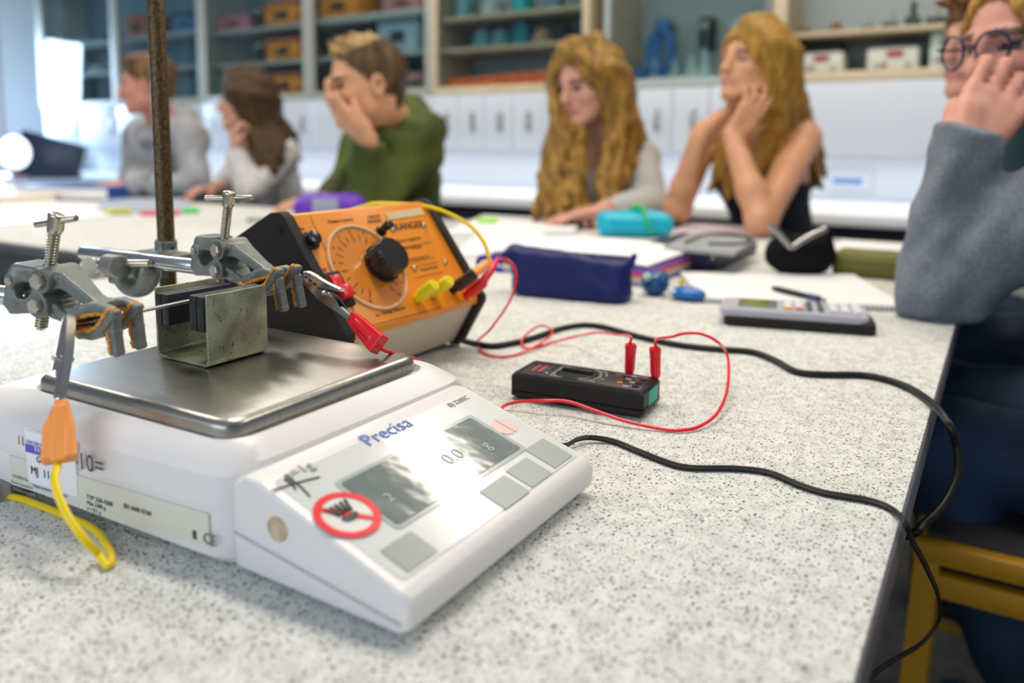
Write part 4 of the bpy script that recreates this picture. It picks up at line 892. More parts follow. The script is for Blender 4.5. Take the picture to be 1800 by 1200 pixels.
# ---------------------------------------------------------------- leads
redc = mat('red lead', (0.80, 0.005, 0.02), 0.3); yelc = mat('yellow lead', (0.90, 0.66, 0.0), 0.3); orgp = mat('orange lead plug', (0.98, 0.36, 0.09), 0.35); blackc = mat('black cable', (0.008, 0.008, 0.008), 0.4, spec=.3)
def plug(m, a, b, r=.0042, flat=1.0):
    a, b = Vector(a), Vector(b); d = (b-a); L = d.length; m.lathe(a, b, [(0, r*.8), (L*.06, r), (L*.55, r*1.05), (L*.8, r*.85), (L, r*.5)], 16); return m
def T(pts, dz=.0022): return [tb(p[0], p[1], p[2] if len(p) > 2 else dz) for p in pts]
def croc(parent, pj, pe, up, op=.2, sc=1.0):
    """crocodile clip: jaws meet at pj, hinge and barrel end at pe"""
    pj, pe, up = Vector(pj), Vector(pe), Vector(up); ax = (pe-pj); L = ax.length; ax.normalize(); up = (up-ax*up.dot(ax)).normalized(); sd = ax.cross(up)
    M_ = Matrix(((ax.x, up.x, sd.x, pj.x), (ax.y, up.y, sd.y, pj.y), (ax.z, up.z, sd.z, pj.z), (0, 0, 0, 1)))
    clipm = mat('croc clip nickel', (0.62, 0.60, 0.56), 0.2, 1.0)
    w = .0032*sc
    # lower jaw: a channel that runs into the barrel; its rim is toothed
    m = MB(); n = 10; edge = []
    for s_ in (-1, 1):
        pts = [(0, .0002)]
        for k in range(n): pts += [(L*.42*(k+.5)/n, .0013 if k % 2 else .0002)]
        pts += [(L*.52, .0035*sc), (L*.62, .0035*sc), (L*.80, .0005), (L, .0008), (L, -.0022), (L*.8, -.0030), (L*.45, -.0050*sc), (L*.08, -.0030*sc), (0, -.0012)]
        m.prism(pts, 2, s_*w-.0003, s_*w+.0003)
    m.prism([(0, -.0012), (L*.08, -.0030*sc), (L*.45, -.0050*sc), (L*.8, -.003), (L, -.0022), (L, -.0028), (L*.8, -.0036), (L*.45, -.0056*sc), (L*.08, -.0036*sc), (-.0004, -.0016)], 2, -w, w)
    m.build('lower_jaw', clipm, parent, M=M_)
    m = MB()
    top = [(0, .0012), (L*.10, .0044*sc), (L*.42, .0066*sc), (L*.62, .0090*sc), (L*.66, .0078*sc), (L*.50, .0048*sc), (L*.42, .0030)]
    for s_ in (-1, 1): m.prism(top+[(L*.42*(k+.5)/8, .0022 if k % 2 else .0009) for k in range(7, -1, -1)], 2, s_*w*.8-.0003, s_*w*.8+.0003)
    m.tube([(0, .0018, 0), (L*.10, .0046*sc, 0), (L*.42, .0068*sc, 0), (L*.64, .0094*sc, 0)], .0016, 8, 3, ell=(1, 1.7, (0, 1, 0)))
    m.build('upper_jaw', clipm, parent, M=M_)
    m = MB(); m.cyl((L*.52, .0015, -w*1.7), (L*.52, .0015, w*1.7), .0011, n=12).sphere((L*.52, .0015, -w*1.8), .0018).sphere((L*.52, .0015, w*1.8), .0018)
    m.tube([(L*.52+.0022*math.cos(a_), .0015+.0022*math.sin(a_), -w*.7+w*1.4*a_/18.8) for a_ in np.linspace(0, 18.8, 40)], .0004, 5, 0); m.build('hinge_pin', clipm, parent, M=M_)
    m = MB(); m.lathe((L*.78, -.001, 0), (L*1.02, -.001, 0), [(0, .0026), (L*.24, .0024)], 14); m.build('barrel', clipm, parent, M=M_)
# nearer lead: croc clip on the wire, orange grip, yellow cable
yl = thing('test_lead', 'yellow lead with an orange grip whose crocodile clip hangs from the wire at the left', 'lead', K(100, 700, .47), 'test leads')
dj = .478
cj, ce, g0, g1 = K(104, 560, dj), K(104, 700, .462), K(104, 704, .462), K(104, 811, .445)
cj = Vector(wa_)+Vector((0, .004, .006))
croc(yl, cj, ce, -_r+_f*.7, sc=.85)
s = SDF(.0015); gd = npv((g1-g0).normalized()); gx = npv(_r*.9+_f*.43); gx = gx-gd*(gx@gd); gx /= np.linalg.norm(gx); gy = np.cross(gd, gx); Lg = (g1-g0).length
ga = npv(g0)
for t0, t1, h0, h1 in ((.0, .30, .0036, .0075), (.30, 1.0, .0080, .0088)):
    pass
FR_ = np.array([gx, gy, gd])
def grip_fn(p):
    q = (p-ga)@FR_.T; z = q[..., 2]/Lg; hw = np.interp(z, [0, .12, .42, .95, 1], [.0034, .0042, .0080, .0090, .0085]); off = np.interp(z, [0, .12, .42, 1], [.0012, .0012, 0, 0]); th = np.interp(z, [0, .5, 1], [.0036, .0048, .0052])
    dx = np.abs(q[..., 0]-off)-hw+.0015; dy = np.abs(q[..., 1])-th+.0015; dz = np.maximum(-z, z-1)*Lg+.0015
    return (np.sqrt(np.maximum(dx, 0)**2+np.maximum(dy, 0)**2+np.maximum(dz, 0)**2)+np.minimum(np.maximum(np.maximum(dx, dy), dz), 0)-.0015)*.9
gb = npv(g1); s.add(grip_fn, np.minimum(ga, gb)-.012, np.maximum(ga, gb)+.012)
s.box(ga*.42+gb*.58-gy*.0052*np.sign(gy@npv(_f)), [.0035, .0008, .017], .0006, frame=FR_, k=.0006)
solid('grip', s, .0008, orgp, yl, 'orange plastic grip')
cab = [g1+(g0-g1).normalized()*.002, K(97, 850, .432), K(118, 905, .424), K(150, 950, .421)]+T([(172, 972, .006), (188, 993, .003), (196, 985, .0022), (190, 960, .0022), (165, 930, .0022), (120, 908, .0022), (50, 880, .0022), (0, 860, .0022)])
e_ = cab[-1]; cab += [e_+Vector((-.06, .03, 0)), Vector((-.66, .36, TZ+.0022)), Vector((-.69, .50, TZ+.0022)), Vector((-.72, .66, TZ+.0022)), Vector((-.70, .75, TZ+.03)), K(600, 380, .98)+Vector((0, 0, -.01)), K(640, 362, .93), K(690, 358, .91), K(760, 365, .89), K(820, 392, .875), K(850, 425, .865), K(860, 455, .86)]
MB().tube(cab, .0022, 10, 8).build('cable', yelc, yl, 'yellow cable')
oc = onq(795, 510)+qn*.034; oe = K(862, 458, .868); opl = MB(); plug(opl, oc, oe, .0052); opl.build('plug', orgp, yl, 'orange stackable plug')
# red lead from the supply to the meter
rl1 = thing('test_lead', 'thin red lead looping from the power supply to the meter\'s left socket', 'lead', tb(917, 603), 'test leads')
rc = onq(818, 519)+qn*.027; re_ = K(874, 456, .895); m = MB(); plug(m, rc, re_, .0048); m.build('plug', redc, rl1, 'red stackable plug')
P1 = K(1106, 652, .755)
mm_t = .024
mmp = tb(1106, 655, mm_t); mmq = tb(1152, 662, mm_t)
def upr(p, h): return Vector((p.x, p.y, p.z+h))
pts = [re_, K(893, 457, .89), K(907, 480, .88), K(898, 525, .87), K(863, 577, .865)]+T([(840, 600, .004), (850, 620), (880, 627), (917, 620), (950, 603, .006), (970, 587, .010), (967, 577, .012), (947, 573, .012), (923, 590, .008), (917, 603, .004), (930, 612), (967, 603, .003), (1013, 591, .012)])+[K(1053, 584, .83), K(1083, 588, .79), upr(mmp, .034), upr(mmp, .026)]
MB().tube(pts, .0013, 10, 8).build('cable', redc, rl1, 'red cable')
def sleeve(p, lean=0): 
    a_, b_ = upr(p, -.001), upr(p, .028)+_r*lean; return MB().lathe(a_, b_, [(0, .0038), (.004, .0047), (.020, .0050), (.0265, .0056), (.028, .0046)], 8, .4)
sleeve(mmp, .001).build('meter_plug', redc, rl1, 'red shrouded plug')
rl2 = thing('test_lead', 'red lead from the crocodile clip on the right clamp round the front of the meter', 'lead', tb(1100, 740), 'test leads')
sleeve(mmq, -.001).build('meter_plug', redc, rl2, 'red shrouded plug')
# its croc clip at the far end of the wire
e0, e1 = K(535, 487, .625), K(622, 560, .585)
e0 = Vector(wb_)-Vector((0, .006, -.001))
croc(rl2, e0, e1, _u*.9+_r*.5, sc=1.15)
ra, rb = npv(e1-(e1-e0).normalized()*.004), npv(K(668, 607, .565)); s = SDF(.001); rd2 = (rb-ra); Lr = np.linalg.norm(rd2); rd2 /= Lr; rx = npv(_r*.6+_u*.8); rx = rx-rd2*(rx@rd2); rx /= np.linalg.norm(rx); ry = np.cross(rd2, rx); FR2 = np.array([rx, ry, rd2])
def grip2(p):
    q = (p-ra)@FR2.T; z = q[..., 2]/Lr; hw = np.interp(z, [0, .25, 1], [.0042, .0055, .0075]); th = np.interp(z, [0, 1], [.0034, .0046])
    dx = np.abs(q[..., 0])-hw+.0008; dy = np.abs(q[..., 1])-th+.0008; dz = np.maximum(-z, z-1)*Lr+.0008
    return (np.sqrt(np.maximum(dx, 0)**2+np.maximum(dy, 0)**2+np.maximum(dz, 0)**2)+np.minimum(np.maximum(np.maximum(dx, dy), dz), 0)-.0008)*.9
s.add(grip2, np.minimum(ra, rb)-.01, np.maximum(ra, rb)+.01); s.box(ra*.5+rb*.5+ry*.0042*np.sign(-ry@npv(_f)), [.0022, .0006, .011], .0005, frame=FR2, k=.0004)
solid('grip', s, .0007, redc, rl2, 'red plastic grip')
rbV = Vector(rb)
pts = [rbV-(rbV-Vector(ra)).normalized()*.002, K(676, 616, .57), Vector((-.385, .485, TZ+.055)), Vector((-.40, .515, TZ+.012)), Vector((-.375, .53, TZ+.0022)), Vector((-.345, .535, TZ+.0022))]+T([(885, 714, .004), (913, 706, .008), (960, 704, .012), (1000, 706, .012), (1047, 722, .009), (1100, 740, .005), (1160, 753), (1197, 756), (1230, 749, .003), (1260, 727, .006), (1277, 690, .012), (1281, 650, .020), (1277, 620, .028)])+[K(1260, 600, .735), K(1233, 587, .735), K(1203, 586, .738), K(1180, 592, .742), upr(mmq, .034), upr(mmq, .026)]
MB().tube(pts, .0014, 10, 8).build('cable', redc, rl2, 'red cable')
# mains cable of the supply and the balance's twin cable
XE = XR+.004
pts = [Vector((-.60, .712, TZ+.02)), Vector((-.56, .74, TZ+.004))]+T([(853, 607), (900, 603), (943, 592), (987, 577), (1027, 571), (1067, 576), (1133, 594), (1200, 607), (1267, 614), (1320, 618), (1360, 632), (1400, 653), (1450, 658), (1525, 660), (1585, 676)], .0034)+T([(1630, 702)], .0036)+[K(1665, 740, .655), K(1683, 790, .65), K(1682, 840, .64), K(1660, 885, .63), K(1625, 920, .62), K(1588, 942, .62), Vector((-.12, .72, TZ-.13)), Vector((-.22, .86, TZ-.30)), Vector((-.26, .90, .006))]
pc = MB().tube(pts, .0034, 12, 6).build('power_cable', blackc); tag(pc, 'thick black cable from the power supply hanging off the table edge in a loop', 'cable')
tw = [Vector((-.345, .470, TZ+.030)), Vector((-.335, .487, TZ+.022)), Vector((-.312, .500, TZ+.014)), Vector((-.285, .507, TZ+.007))]+T([(990, 783, .004), (1015, 772, .005), (1040, 769, .004), (1080, 776), (1130, 796), (1200, 820), (1290, 823), (1350, 830), (1400, 850), (1450, 866), (1530, 880), (1570, 897)], .0022)+[onp(1592, 922, 0, XR+.003), onp(1606, 955, 0, XR+.006), onp(1630, 1000, 0, XR+.012), onp(1650, 1050, 0, XR+.016), onp(1650, 1090, 0, XR+.012), onp(1620, 1130, 0, XR+.004), onp(1570, 1160, 0, XR-.010), onp(1530, 1190, 0, XR-.012), onp(1500, 1230, 0, XR-.02), Vector((XR-.05, .32, TZ-.25)), Vector((XR-.05, .3, .004))]
m = MB()
for sg_ in (-1, 1): m.tube([p+Vector((0, sg_*.0012, .0003*sg_)) for p in tw], .0014, 8, 8)
pc = m.build('twin_cable', blackc); tag(pc, 'thin black twin cable from behind the balance hanging off the table edge', 'cable')
# ---------------------------------------------------------------- multimeter
a_, b_, c_ = tb(899, 655, mm_t), tb(1130, 690, mm_t), tb(1172, 665, mm_t)
ex = (b_-a_).normalized(); ex.z = 0; ey = Vector((-ex.y, ex.x, 0)); ML, MW = (b_-a_).length, (c_-b_).length
mm = thing('multimeter', 'black hand-held multimeter lying face up with two red plugs', 'multimeter', (a_.x, a_.y, TZ))
MM_ = Matrix(((ex.x, ey.x, 0, a_.x), (ex.y, ey.y, 0, a_.y), (0, 0, 1, TZ), (0, 0, 0, 1)))
mp = mat('black meter plastic', (0.010, 0.010, 0.011), 0.42, spec=.3)
m = MB(); loft(m, [rquad(inset(rect(-.001, -.001, ML+.001, MW+.001), .004), .003, .001), rquad(rect(-.001, -.001, ML+.001, MW+.001), .004, .004), rquad(rect(-.001, -.001, ML+.001, MW+.001), .004, .008), rquad(rect(0.0002, 0.0002, ML-.0002, MW-.0002), .004, .0084), rquad(rect(0.0002, 0.0002, ML-.0002, MW-.0002), .004, .009), rquad(rect(-.0008, -.0008, ML+.0008, MW+.0008), .004, .0094), rquad(rect(-.0008, -.0008, ML+.0008, MW+.0008), .004, .0215), rquad(rect(.0012, .0012, ML-.0012, MW-.0012), .004, .024)])
m.build('case', mp, mm, M=MM_, angle=30)
fpm = mat('meter face black', (0.02, 0.018, 0.02), 0.4, spec=.3)
lf = lambda nm_, x0, y0, x1, y1, z0, z1, m_, lab=None, bev=.0004: MB().box((x0, y0, z0), (x1, y1, z1), bev).build(nm_, m_, mm, lab, M=MM_)
lf('face_panel', .006, .004, ML-.004, MW-.004, .0239, .0243, fpm)
lf('display', .008, .012, .030, MW-.012, .0243, .0246, mat('meter display', (.05, .05, .055), .12))
pr_w = mat('white print', (0.55, 0.55, 0.55), 0.5); pr_r = mat('red print', (0.45, 0.03, 0.03), 0.5); pr_y = mat('yellow print', (.6, .5, .05), .5)
lf('brand_stripe', .0125, .014, .0155, MW-.016, .0245, .0248, pr_r); lf('brand_stripe', .019, .014, .0225, MW-.016, .0245, .0248, pr_r)
kx, ky = ML*.44, MW*.5
m = MB(); m.lathe((kx, ky, .0243), (kx, ky, .032), [(0, .0185), (.0006, .0185), (.0012, .016)], 40); m.build('dial_well', knobm, mm, M=MM_)
m = MB(); m.box((kx-.0145, ky-.0022, .0245), (kx+.0145, ky+.0022, .0290), .001); m.lathe((kx, ky, .0248), (kx, ky, .03), [(0, .0155), (.0010, .0145)], 36); m.build('selector_knob', mp, mm, M=MM_)
random.seed(3); m = MB(); mr = MB(); my = MB()
for k in range(30):
    a = 2*math.pi*k/30
    for rr, tgt in ((.0215, m), (.0265, m if k % 4 else mr)):
        cx_, cy_ = kx+rr*math.cos(a), ky+rr*math.sin(a)*1.0
        if abs(cy_-ky) < MW/2-.007 and .034 < cx_ < ML-.01: tgt.box((cx_-.0011, cy_-.0006, .0243), (cx_+.0011, cy_+.0006, .0246))
for x0, y0, x1, y1 in ((.034, .008, .0346, MW-.008), (.034, .008, .075, .0084), (.034, MW-.0084, .075, MW-.008), (.085, MW-.0084, ML-.008, MW-.008)): m.box((x0, y0, .0243), (x1, y1, .0246))
for cx_, cy_, tgt in ((ML-.012, .012, m), (ML-.018, .010, m), (ML-.024, .012, mr), (ML-.026, .018, my), (ML-.016, .022, my), (ML-.014, .032, mr), (ML-.022, .030, m), (ML-.013, .044, mr), (ML-.028, .026, mr), (ML-.020, .040, m), (ML-.032, .034, mr)):
    tgt.box((cx_-.003, cy_-.001, .0243), (cx_+.002, cy_+.0008, .0246))
m.build('white_markings', pr_w, mm, M=MM_); mr.build('red_markings', pr_r, mm, M=MM_); my.build('yellow_markings', pr_y, mm, M=MM_)
for cy_ in (.012, .022, .034): MB().cyl((ML-.0105, cy_, .0242), (ML-.0105, cy_, .0250), .0034, n=20).build('socket', knobm, mm, M=MM_)
MB().box((ML+.0003, MW*.28, .0085), (ML+.0013, MW*.80, .0205), .0002).build('sticker', mat('teal sticker', (0.02, 0.42, 0.34), .5), mm, 'teal square sticker', M=MM_)
# ---------------------------------------------------------------- calculator
a_, b_ = tb(1272, 572), tb(1540, 592); ex = (b_-a_).normalized(); ey = Vector((-ex.y, ex.x, 0)); CL = (b_-a_).length; CW = .072
MC = Matrix(((ex.x, ey.x, 0, a_.x), (ex.y, ey.y, 0, a_.y), (0, 0, 1, TZ), (0, 0, 0, 1)))
ca = thing('graphing_calculator', 'silver graphing calculator with a green screen in its black slide cover', 'calculator', (a_.x, a_.y, TZ))
silv = mat('silver grey plastic', (0.42, 0.42, 0.48), 0.35); keyw = mat('pale keys', (0.66, 0.66, 0.68), 0.4)
loft(MB(), [rquad(rect(0, 0, CL, CW), .012, .001), rquad(inset(rect(0, 0, CL, CW), -.001), .012, .004), rquad(inset(rect(0, 0, CL, CW), -.001), .012, .012), rquad(inset(rect(0, 0, CL, CW), .002), .012, .015)]).build('slide_cover', blackp, ca, M=MC)
loft(MB(), [rquad(rect(-.004, .002, CL-.008, CW-.002), .016, .011), rquad(rect(-.007, 0, CL-.006, CW), .018, .015), rquad(rect(-.007, 0, CL-.006, CW), .018, .021), rquad(inset(rect(-.007, 0, CL-.006, CW), .003), .016, .0245)]).build('case', silv, ca, M=MC)
MB().box((.016, .010, .0243), (.064, CW-.010, .0252), .001).build('screen_bezel', mat('bezel grey', (.14, .15, .14), .3), ca, M=MC)
MB().box((.020, .014, .0250), (.056, CW-.014, .0256), .0005).build('screen', mat('calculator screen green', (.13, .22, .04), .15), ca, 'olive green screen', M=MC)
km = {'d': mat('dark keys', (.08, .08, .09), .4), 'y': mat('orange key', (.8, .45, .1), .4), 'r': mat('red key', (.75, .15, .1), .4), 'w': keyw}
for i in range(9):
    for j in range(5):
        x0 = .072+i*.0135; y0 = .008+j*(CW-.016)/5
        if x0+.010 > CL-.012: continue
        c_ = 'd' if i in (2, 3) else 'w'
        if i == 0 and j == 0: c_ = 'y'
        if i == 1 and j == 0: c_ = 'r'
        MB().box((x0, y0, .0243), (x0+(.0068 if c_ == 'd' else .0105), y0+.0088, .0275), .0012).build('key', km[c_], ca, M=MC, label={'y': 'orange key', 'r': 'red key'}.get(c_))
# ---------------------------------------------------------------- notebook and pen
pap = mat('white paper', (0.84, 0.84, 0.84), 0.6); paps = mat('page edges', (0.62, 0.62, 0.62), 0.7, noise=(3, .2, (1, 1, 300)))
def pad(lab, corners, h, m_top=None, dz=0, spiral=None, name='notebook', cat='notebook', cover=None, curl=0):
    """a pad of paper whose four table-plane corners are given (front-left, front-right, back-right, back-left)"""
    P_ = [tb(x, y, dz) for x, y in corners]; t = thing(name, lab, cat, sum(P_, Vector())/4)
    m = MB(); z0 = TZ+dz+.0006; lo = [m.bm.verts.new((p.x, p.y, z0)) for p in P_]; n = 1
    hi = [m.bm.verts.new((p.x, p.y, z0+h)) for p in P_]; m.bm.faces.new(lo[::-1]); m.bm.faces.new(hi)
    for i in range(4): m.bm.faces.new((lo[i], lo[(i+1) % 4], hi[(i+1) % 4], hi[i]))
    m.build('pages', m_top or pap, t)
    if cover:
        c0_ = sum(P_, Vector())/4; m = MB(); q = [c0_+(p-c0_)*1.01 for p in P_]
        lo = [m.bm.verts.new((p.x, p.y, TZ+dz+.0001)) for p in q]; hi = [m.bm.verts.new((p.x, p.y, TZ+dz+.0006)) for p in q]; m.bm.faces.new(lo[::-1]); m.bm.faces.new(hi)
        for i in range(4): m.bm.faces.new((lo[i], lo[(i+1) % 4], hi[(i+1) % 4], hi[i]))
        m.build('cover', cover, t)
    if spiral:
        m = MB(); a_, b_ = P_[0], P_[1]; n = spiral; d = (b_-a_); nn = Vector((-d.y, d.x, 0)).normalized()
        for k in range(n):
            c_ = a_+d*(k+.5)/n+Vector((0, 0, dz*0+h*.6+.001)); m.tube([c_+nn*(.0042*math.cos(t_))+Vector((0, 0, .0040*math.sin(t_)))+d.normalized()*.0006*math.sin(t_) for t_ in np.linspace(0, 6.2, 9)], .0006, 5, 0)
        m.build('spiral_binding', mat('spiral wire', (.12, .12, .13), .3, .8), t)
    return t
pad('open white spiral-bound notebook behind the calculator', [(1238, 532), (1596, 548), (1500, 488), (1195, 484)], .006, spiral=44, cover=blk)
pen = thing('pen', 'black ballpoint pen lying across the white spiral notebook', 'pen', tb(1400, 515))
a_, b_ = tb(1356, 505, .0115), tb(1440, 525, .0115); pd = (b_-a_).normalized()
MB().lathe(a_, b_, [(0, .0012), (.006, .0035), (.02, .0042), ((b_-a_).length-.004, .0040), ((b_-a_).length, .003)], 16).build('barrel', blackc, pen); MB().lathe(b_-pd*.02, b_+pd*.012, [(0, .0046), (.02, .0046), (.022, .0022), (.032, .002)], 14).build('clip_end', mat('dark blue end', (.02, .03, .12), .3), pen)
# ---------------------------------------------------------------- navy pencil case and its neighbours
navy = mat('royal blue nylon', (0.001, 0.007, 0.10), 0.48, bump=(30, 0.5), spec=.35)
pcs = thing('pencil_case', 'royal blue zipped nylon pencil case lying in front of the folder', 'pencil case', tb(990, 530))
A_, B_ = npv(tb(888, 520)), npv(tb(1098, 538)); d = (B_-A_)/np.linalg.norm(B_-A_); nrm = np.array([-d[1], d[0], 0]); up = np.array([0, 0, 1.0]); Lc = np.linalg.norm(B_-A_); FRM = np.array([d, nrm, up])
s = SDF(.02)
def pcf(p):
    q = (p-A_)@FRM.T; x = q[..., 0]/Lc; H = np.interp(x, [-.1, 0, .5, .9, 1.08], [.060, .071, .066, .062, .066]); Wd = np.interp(x, [-.08, .1, .9, 1.08], [.018, .032, .032, .016])
    z = q[..., 2]; tpr = 1-.45*np.clip(z/.07, 0, 1)**1.5
    dx = np.abs(q[..., 0]-Lc*.5)-Lc*.5+.010; dy = np.abs(q[..., 1]-.034)-Wd*tpr+.010; dz = np.abs(z-H/2)-H/2+.010
    return (np.sqrt(np.maximum(dx, 0)**2+np.maximum(dy, 0)**2+np.maximum(dz, 0)**2)+np.minimum(np.maximum(np.maximum(dx, dy), dz), 0)-.010)*.8
s.add(pcf, np.minimum(A_, B_)-.05, np.maximum(A_, B_)+.09); s.cap(A_+up*.06+nrm*.02-d*.005, A_+up*.068+nrm*.03, .008, k=.02); s.cap(B_+up*.055+nrm*.028, B_+up*.069+nrm*.03+d*.006, .005, k=.012)
solid('fabric_body', s, .0035, navy, pcs, disp=wob(75, .0028, 4, (1, 1, 1.8)))
MB().tube([Vector(A_)+Vector((0, 0, .071))+Vector(nrm)*.034, Vector((A_+B_)/2)+Vector((0, 0, .0675))+Vector(nrm)*.034, Vector(B_)+Vector((0, 0, .066))+Vector(nrm)*.034], .0016, 6, 4).build('zip', blk, pcs)
MB().tube([K(884, 462, 1.22), K(860, 452, 1.215), K(842, 456, 1.21), K(846, 468, 1.21), K(884, 475, 1.22)], .0045, 8, 6, ell=(1, .4, (0, 0, 1))).build('loop', mat('blue ribbon', (0.01, 0.02, .45), .4), pcs, 'bright blue ribbon loop')
# folder with coloured dividers
xr = tb(1128, 508).x; yf, yb_ = tb(1128, 508).y+.02, tb(1205, 472).y; fo = thing('ring_folder', 'thick folder of white paper with purple and pink dividers behind the blue pencil case', 'folder', (xr-.15, (yf+yb_)/2, TZ))
lay = [('cover', .0, .004, mat('purple cover', (.10, .04, .28), .4)), ('pages', .004, .012, paps), ('divider', .012, .015, mat('yellow divider', (.8, .55, .1), .5)), ('divider', .015, .022, mat('pink divider', (.75, .04, .25), .5)), ('divider', .022, .030, mat('lilac divider', (.25, .12, .50), .5)), ('divider', .030, .033, mat('violet divider', (.12, .05, .35), .5))]
for nm_, z0, z1, m_ in lay: MB().box((xr-.30, yf, TZ+.0005+z0), (xr-(.0 if z1 > .01 else -.004), yb_, TZ+.0005+z1)).build(nm_, m_, fo)
m = MB(); nx = 12; rows = [[m.bm.verts.new((xr-.33+.33*i/nx, yf+(yb_-yf)*j, TZ+.0340+.010*math.sin(math.pi*i/nx)*(1 if j else .6)+.002*j)) for i in range(nx+1)] for j in (0, 1)]
for i in range(nx): m.bm.faces.new((rows[0][i], rows[0][i+1], rows[1][i+1], rows[1][i]))
ret = bmesh.ops.extrude_face_region(m.bm, geom=list(m.bm.faces)); bmesh.ops.translate(m.bm, vec=(0, 0, .0012), verts=[v for v in ret['geom'] if isinstance(v, bmesh.types.BMVert)])
m.build('top_sheet', pap, fo, 'curled white top sheet')
# blue round things right of the pencil case
shb = mat('shiny blue plastic', (0.0, 0.13, 0.45), 0.2)
t = thing('tape_dispenser', 'rounded dark blue barrel beside the right end of the blue pencil case', 'case', tb(1142, 520)); c = npv(tb(1142, 522)); s = SDF(.006); s.ell(c+[0, .02, .018], [.022, .020, .0185]); s.ell(c+[.006, .024, .030], [.012, .012, .008]); solid('shell', s, .0015, mat('dark blue shell', (.0, .06, .22), .3), t)
MB().cyl(Vector(c)+Vector((-.004, .0, .028)), Vector(c)+Vector((-.004, -.004, .034)), .006, n=14).build('button', mat('pale green button', (.3, .5, .45), .3), t)
t = thing('pencil_sharpener', 'bright blue rounded sharpener with a white spot and yellow tip', 'sharpener', tb(1203, 528)); c = npv(tb(1203, 530)); s = SDF(.006); s.ell(c+[0, .012, .0105], [.028, .018, .0105]); solid('shell', s, .0013, shb, t)
MB().sphere(Vector(c)+Vector((-.018, -.002, .014)), .004, (1, .6, 1)).build('white_spot', pap, t); MB().cyl(Vector(c)+Vector((-.012, .022, .010)), Vector(c)+Vector((-.014, .024, .028)), .005, .004, 12).build('tip', yel, t)
# navy zip wallet, grey note pad and cable on it
xr2 = tb(1257, 478).x; ya2, yb2 = tb(1257, 478).y, tb(1322, 445).y; t = thing('zip_wallet', 'dark navy zip wallet with a silver stud at the folder\'s right', 'wallet', (xr2-.1, (ya2+yb2)/2, TZ))
MB().box((xr2-.17, ya2, TZ+.0008), (xr2, yb2, TZ+.036), .008, 3).build('body', mat('dark navy cloth', (.008, .015, .07), .5), t); MB().sphere((xr2-.006, ya2-.001, TZ+.026), .0055, (1, .5, 1)).build('stud', nickel, t, 'silver stud'); MB().box((xr2-.168, ya2-.002, TZ+.004), (xr2-.145, ya2+.001, TZ+.034), .001).build('clear_pocket', mat('clear pocket', (.5, .5, .42), .2), t)
gp = pad('grey note pad lying on the navy zip wallet', [(1165, 440), (1290, 452), (1330, 425), (1215, 415)], .006, mat('grey page', (.30, .32, .33), .6), dz=.037, name='note_pad', cat='note pad')
o = MB().tube([tb(1205, 425, .048), tb(1240, 412, .050), tb(1290, 412, .048), tb(1320, 420, .046), tb(1300, 428, .046), tb(1245, 428, .046)], .0024, 8, 8).build('thin_cable', blackc); tag(o, 'thin black cable curled on the grey note pad', 'cable')
pad('pale pink sheet of paper under the bare-shouldered girl\'s elbow', [(1180, 408), (1325, 424), (1345, 402), (1215, 392)], .002, mat('pinkish paper', (.74, .62, .68), .6), name='paper_sheet', cat='paper')
# black pouch
bp_ = thing('black_pouch', 'black cloth pouch standing open with silver zip edges forming a V', 'pouch', tb(1392, 486)); c = npv(tb(1395, 490)); s = SDF(.02); ex_ = npv(_r0)
s.ell(c+[0, .045, .036], [.062, .042, .038], frame=[ex_, np.cross([0, 0, 1], ex_), [0, 0, 1]]); s.cap(c-ex_*.026+[0, .03, .055], c-ex_*.036+[0, .03, .082], .016, .006); s.cap(c+ex_*.034+[0, .03, .055], c+ex_*.052+[0, .03, .078], .016, .006)
clothb = mat('matt black cloth', (0.005, 0.005, 0.006), 0.8, spec=.15); solid('cloth_body', s, .003, clothb, bp_, disp=wob(60, .004, 9))
zipm = mat('silver zip', (.40, .40, .38), .35, .8); dpt = (Vector(c)-CAM).dot(_f)-.012
for pts in ([(1352, 394), (1370, 412), (1392, 436)], [(1392, 436), (1420, 418), (1453, 402)]): MB().tube([K(x, y, dpt) for x, y in pts], .0052, 8, 6, ell=(1, .45, (0, 0, 1))).build('zip', zipm, bp_)
# olive case and white book behind it
xa_, xb_ = tb(1452, 490).x, tb(1640, 490).x; y0_ = tb(1520, 489).y; t = thing('olive_case', 'flat olive green case right of the black pouch', 'case', (xa_, y0_, TZ)); MB().box((xa_, y0_, TZ+.0008), (XR-.07, y0_+.09, TZ+.042), .008, 3).build('body', mat('olive cloth', (.13, .12, .012), .6, bump=(80, .3)), t); MB().box((xa_+.004, y0_-.0015, TZ+.030), (XR-.075, y0_+.002, TZ+.034), .0008).build('zip', mat('olive zip', (.22, .22, .05), .5), t)
t = thing('white_book', 'thick white exercise book behind the olive green case', 'book', (xa_, y0_+.16, TZ)); MB().box((xa_-.03, y0_+.12, TZ+.0008), (XR-.09, y0_+.30, TZ+.030), .003).build('pages', pap, t); MB().box((xa_-.032, y0_+.118, TZ+.030), (XR-.088, y0_+.302, TZ+.0318), .001).build('cover', mat('white cover', (.8, .8, .8), .4), t)
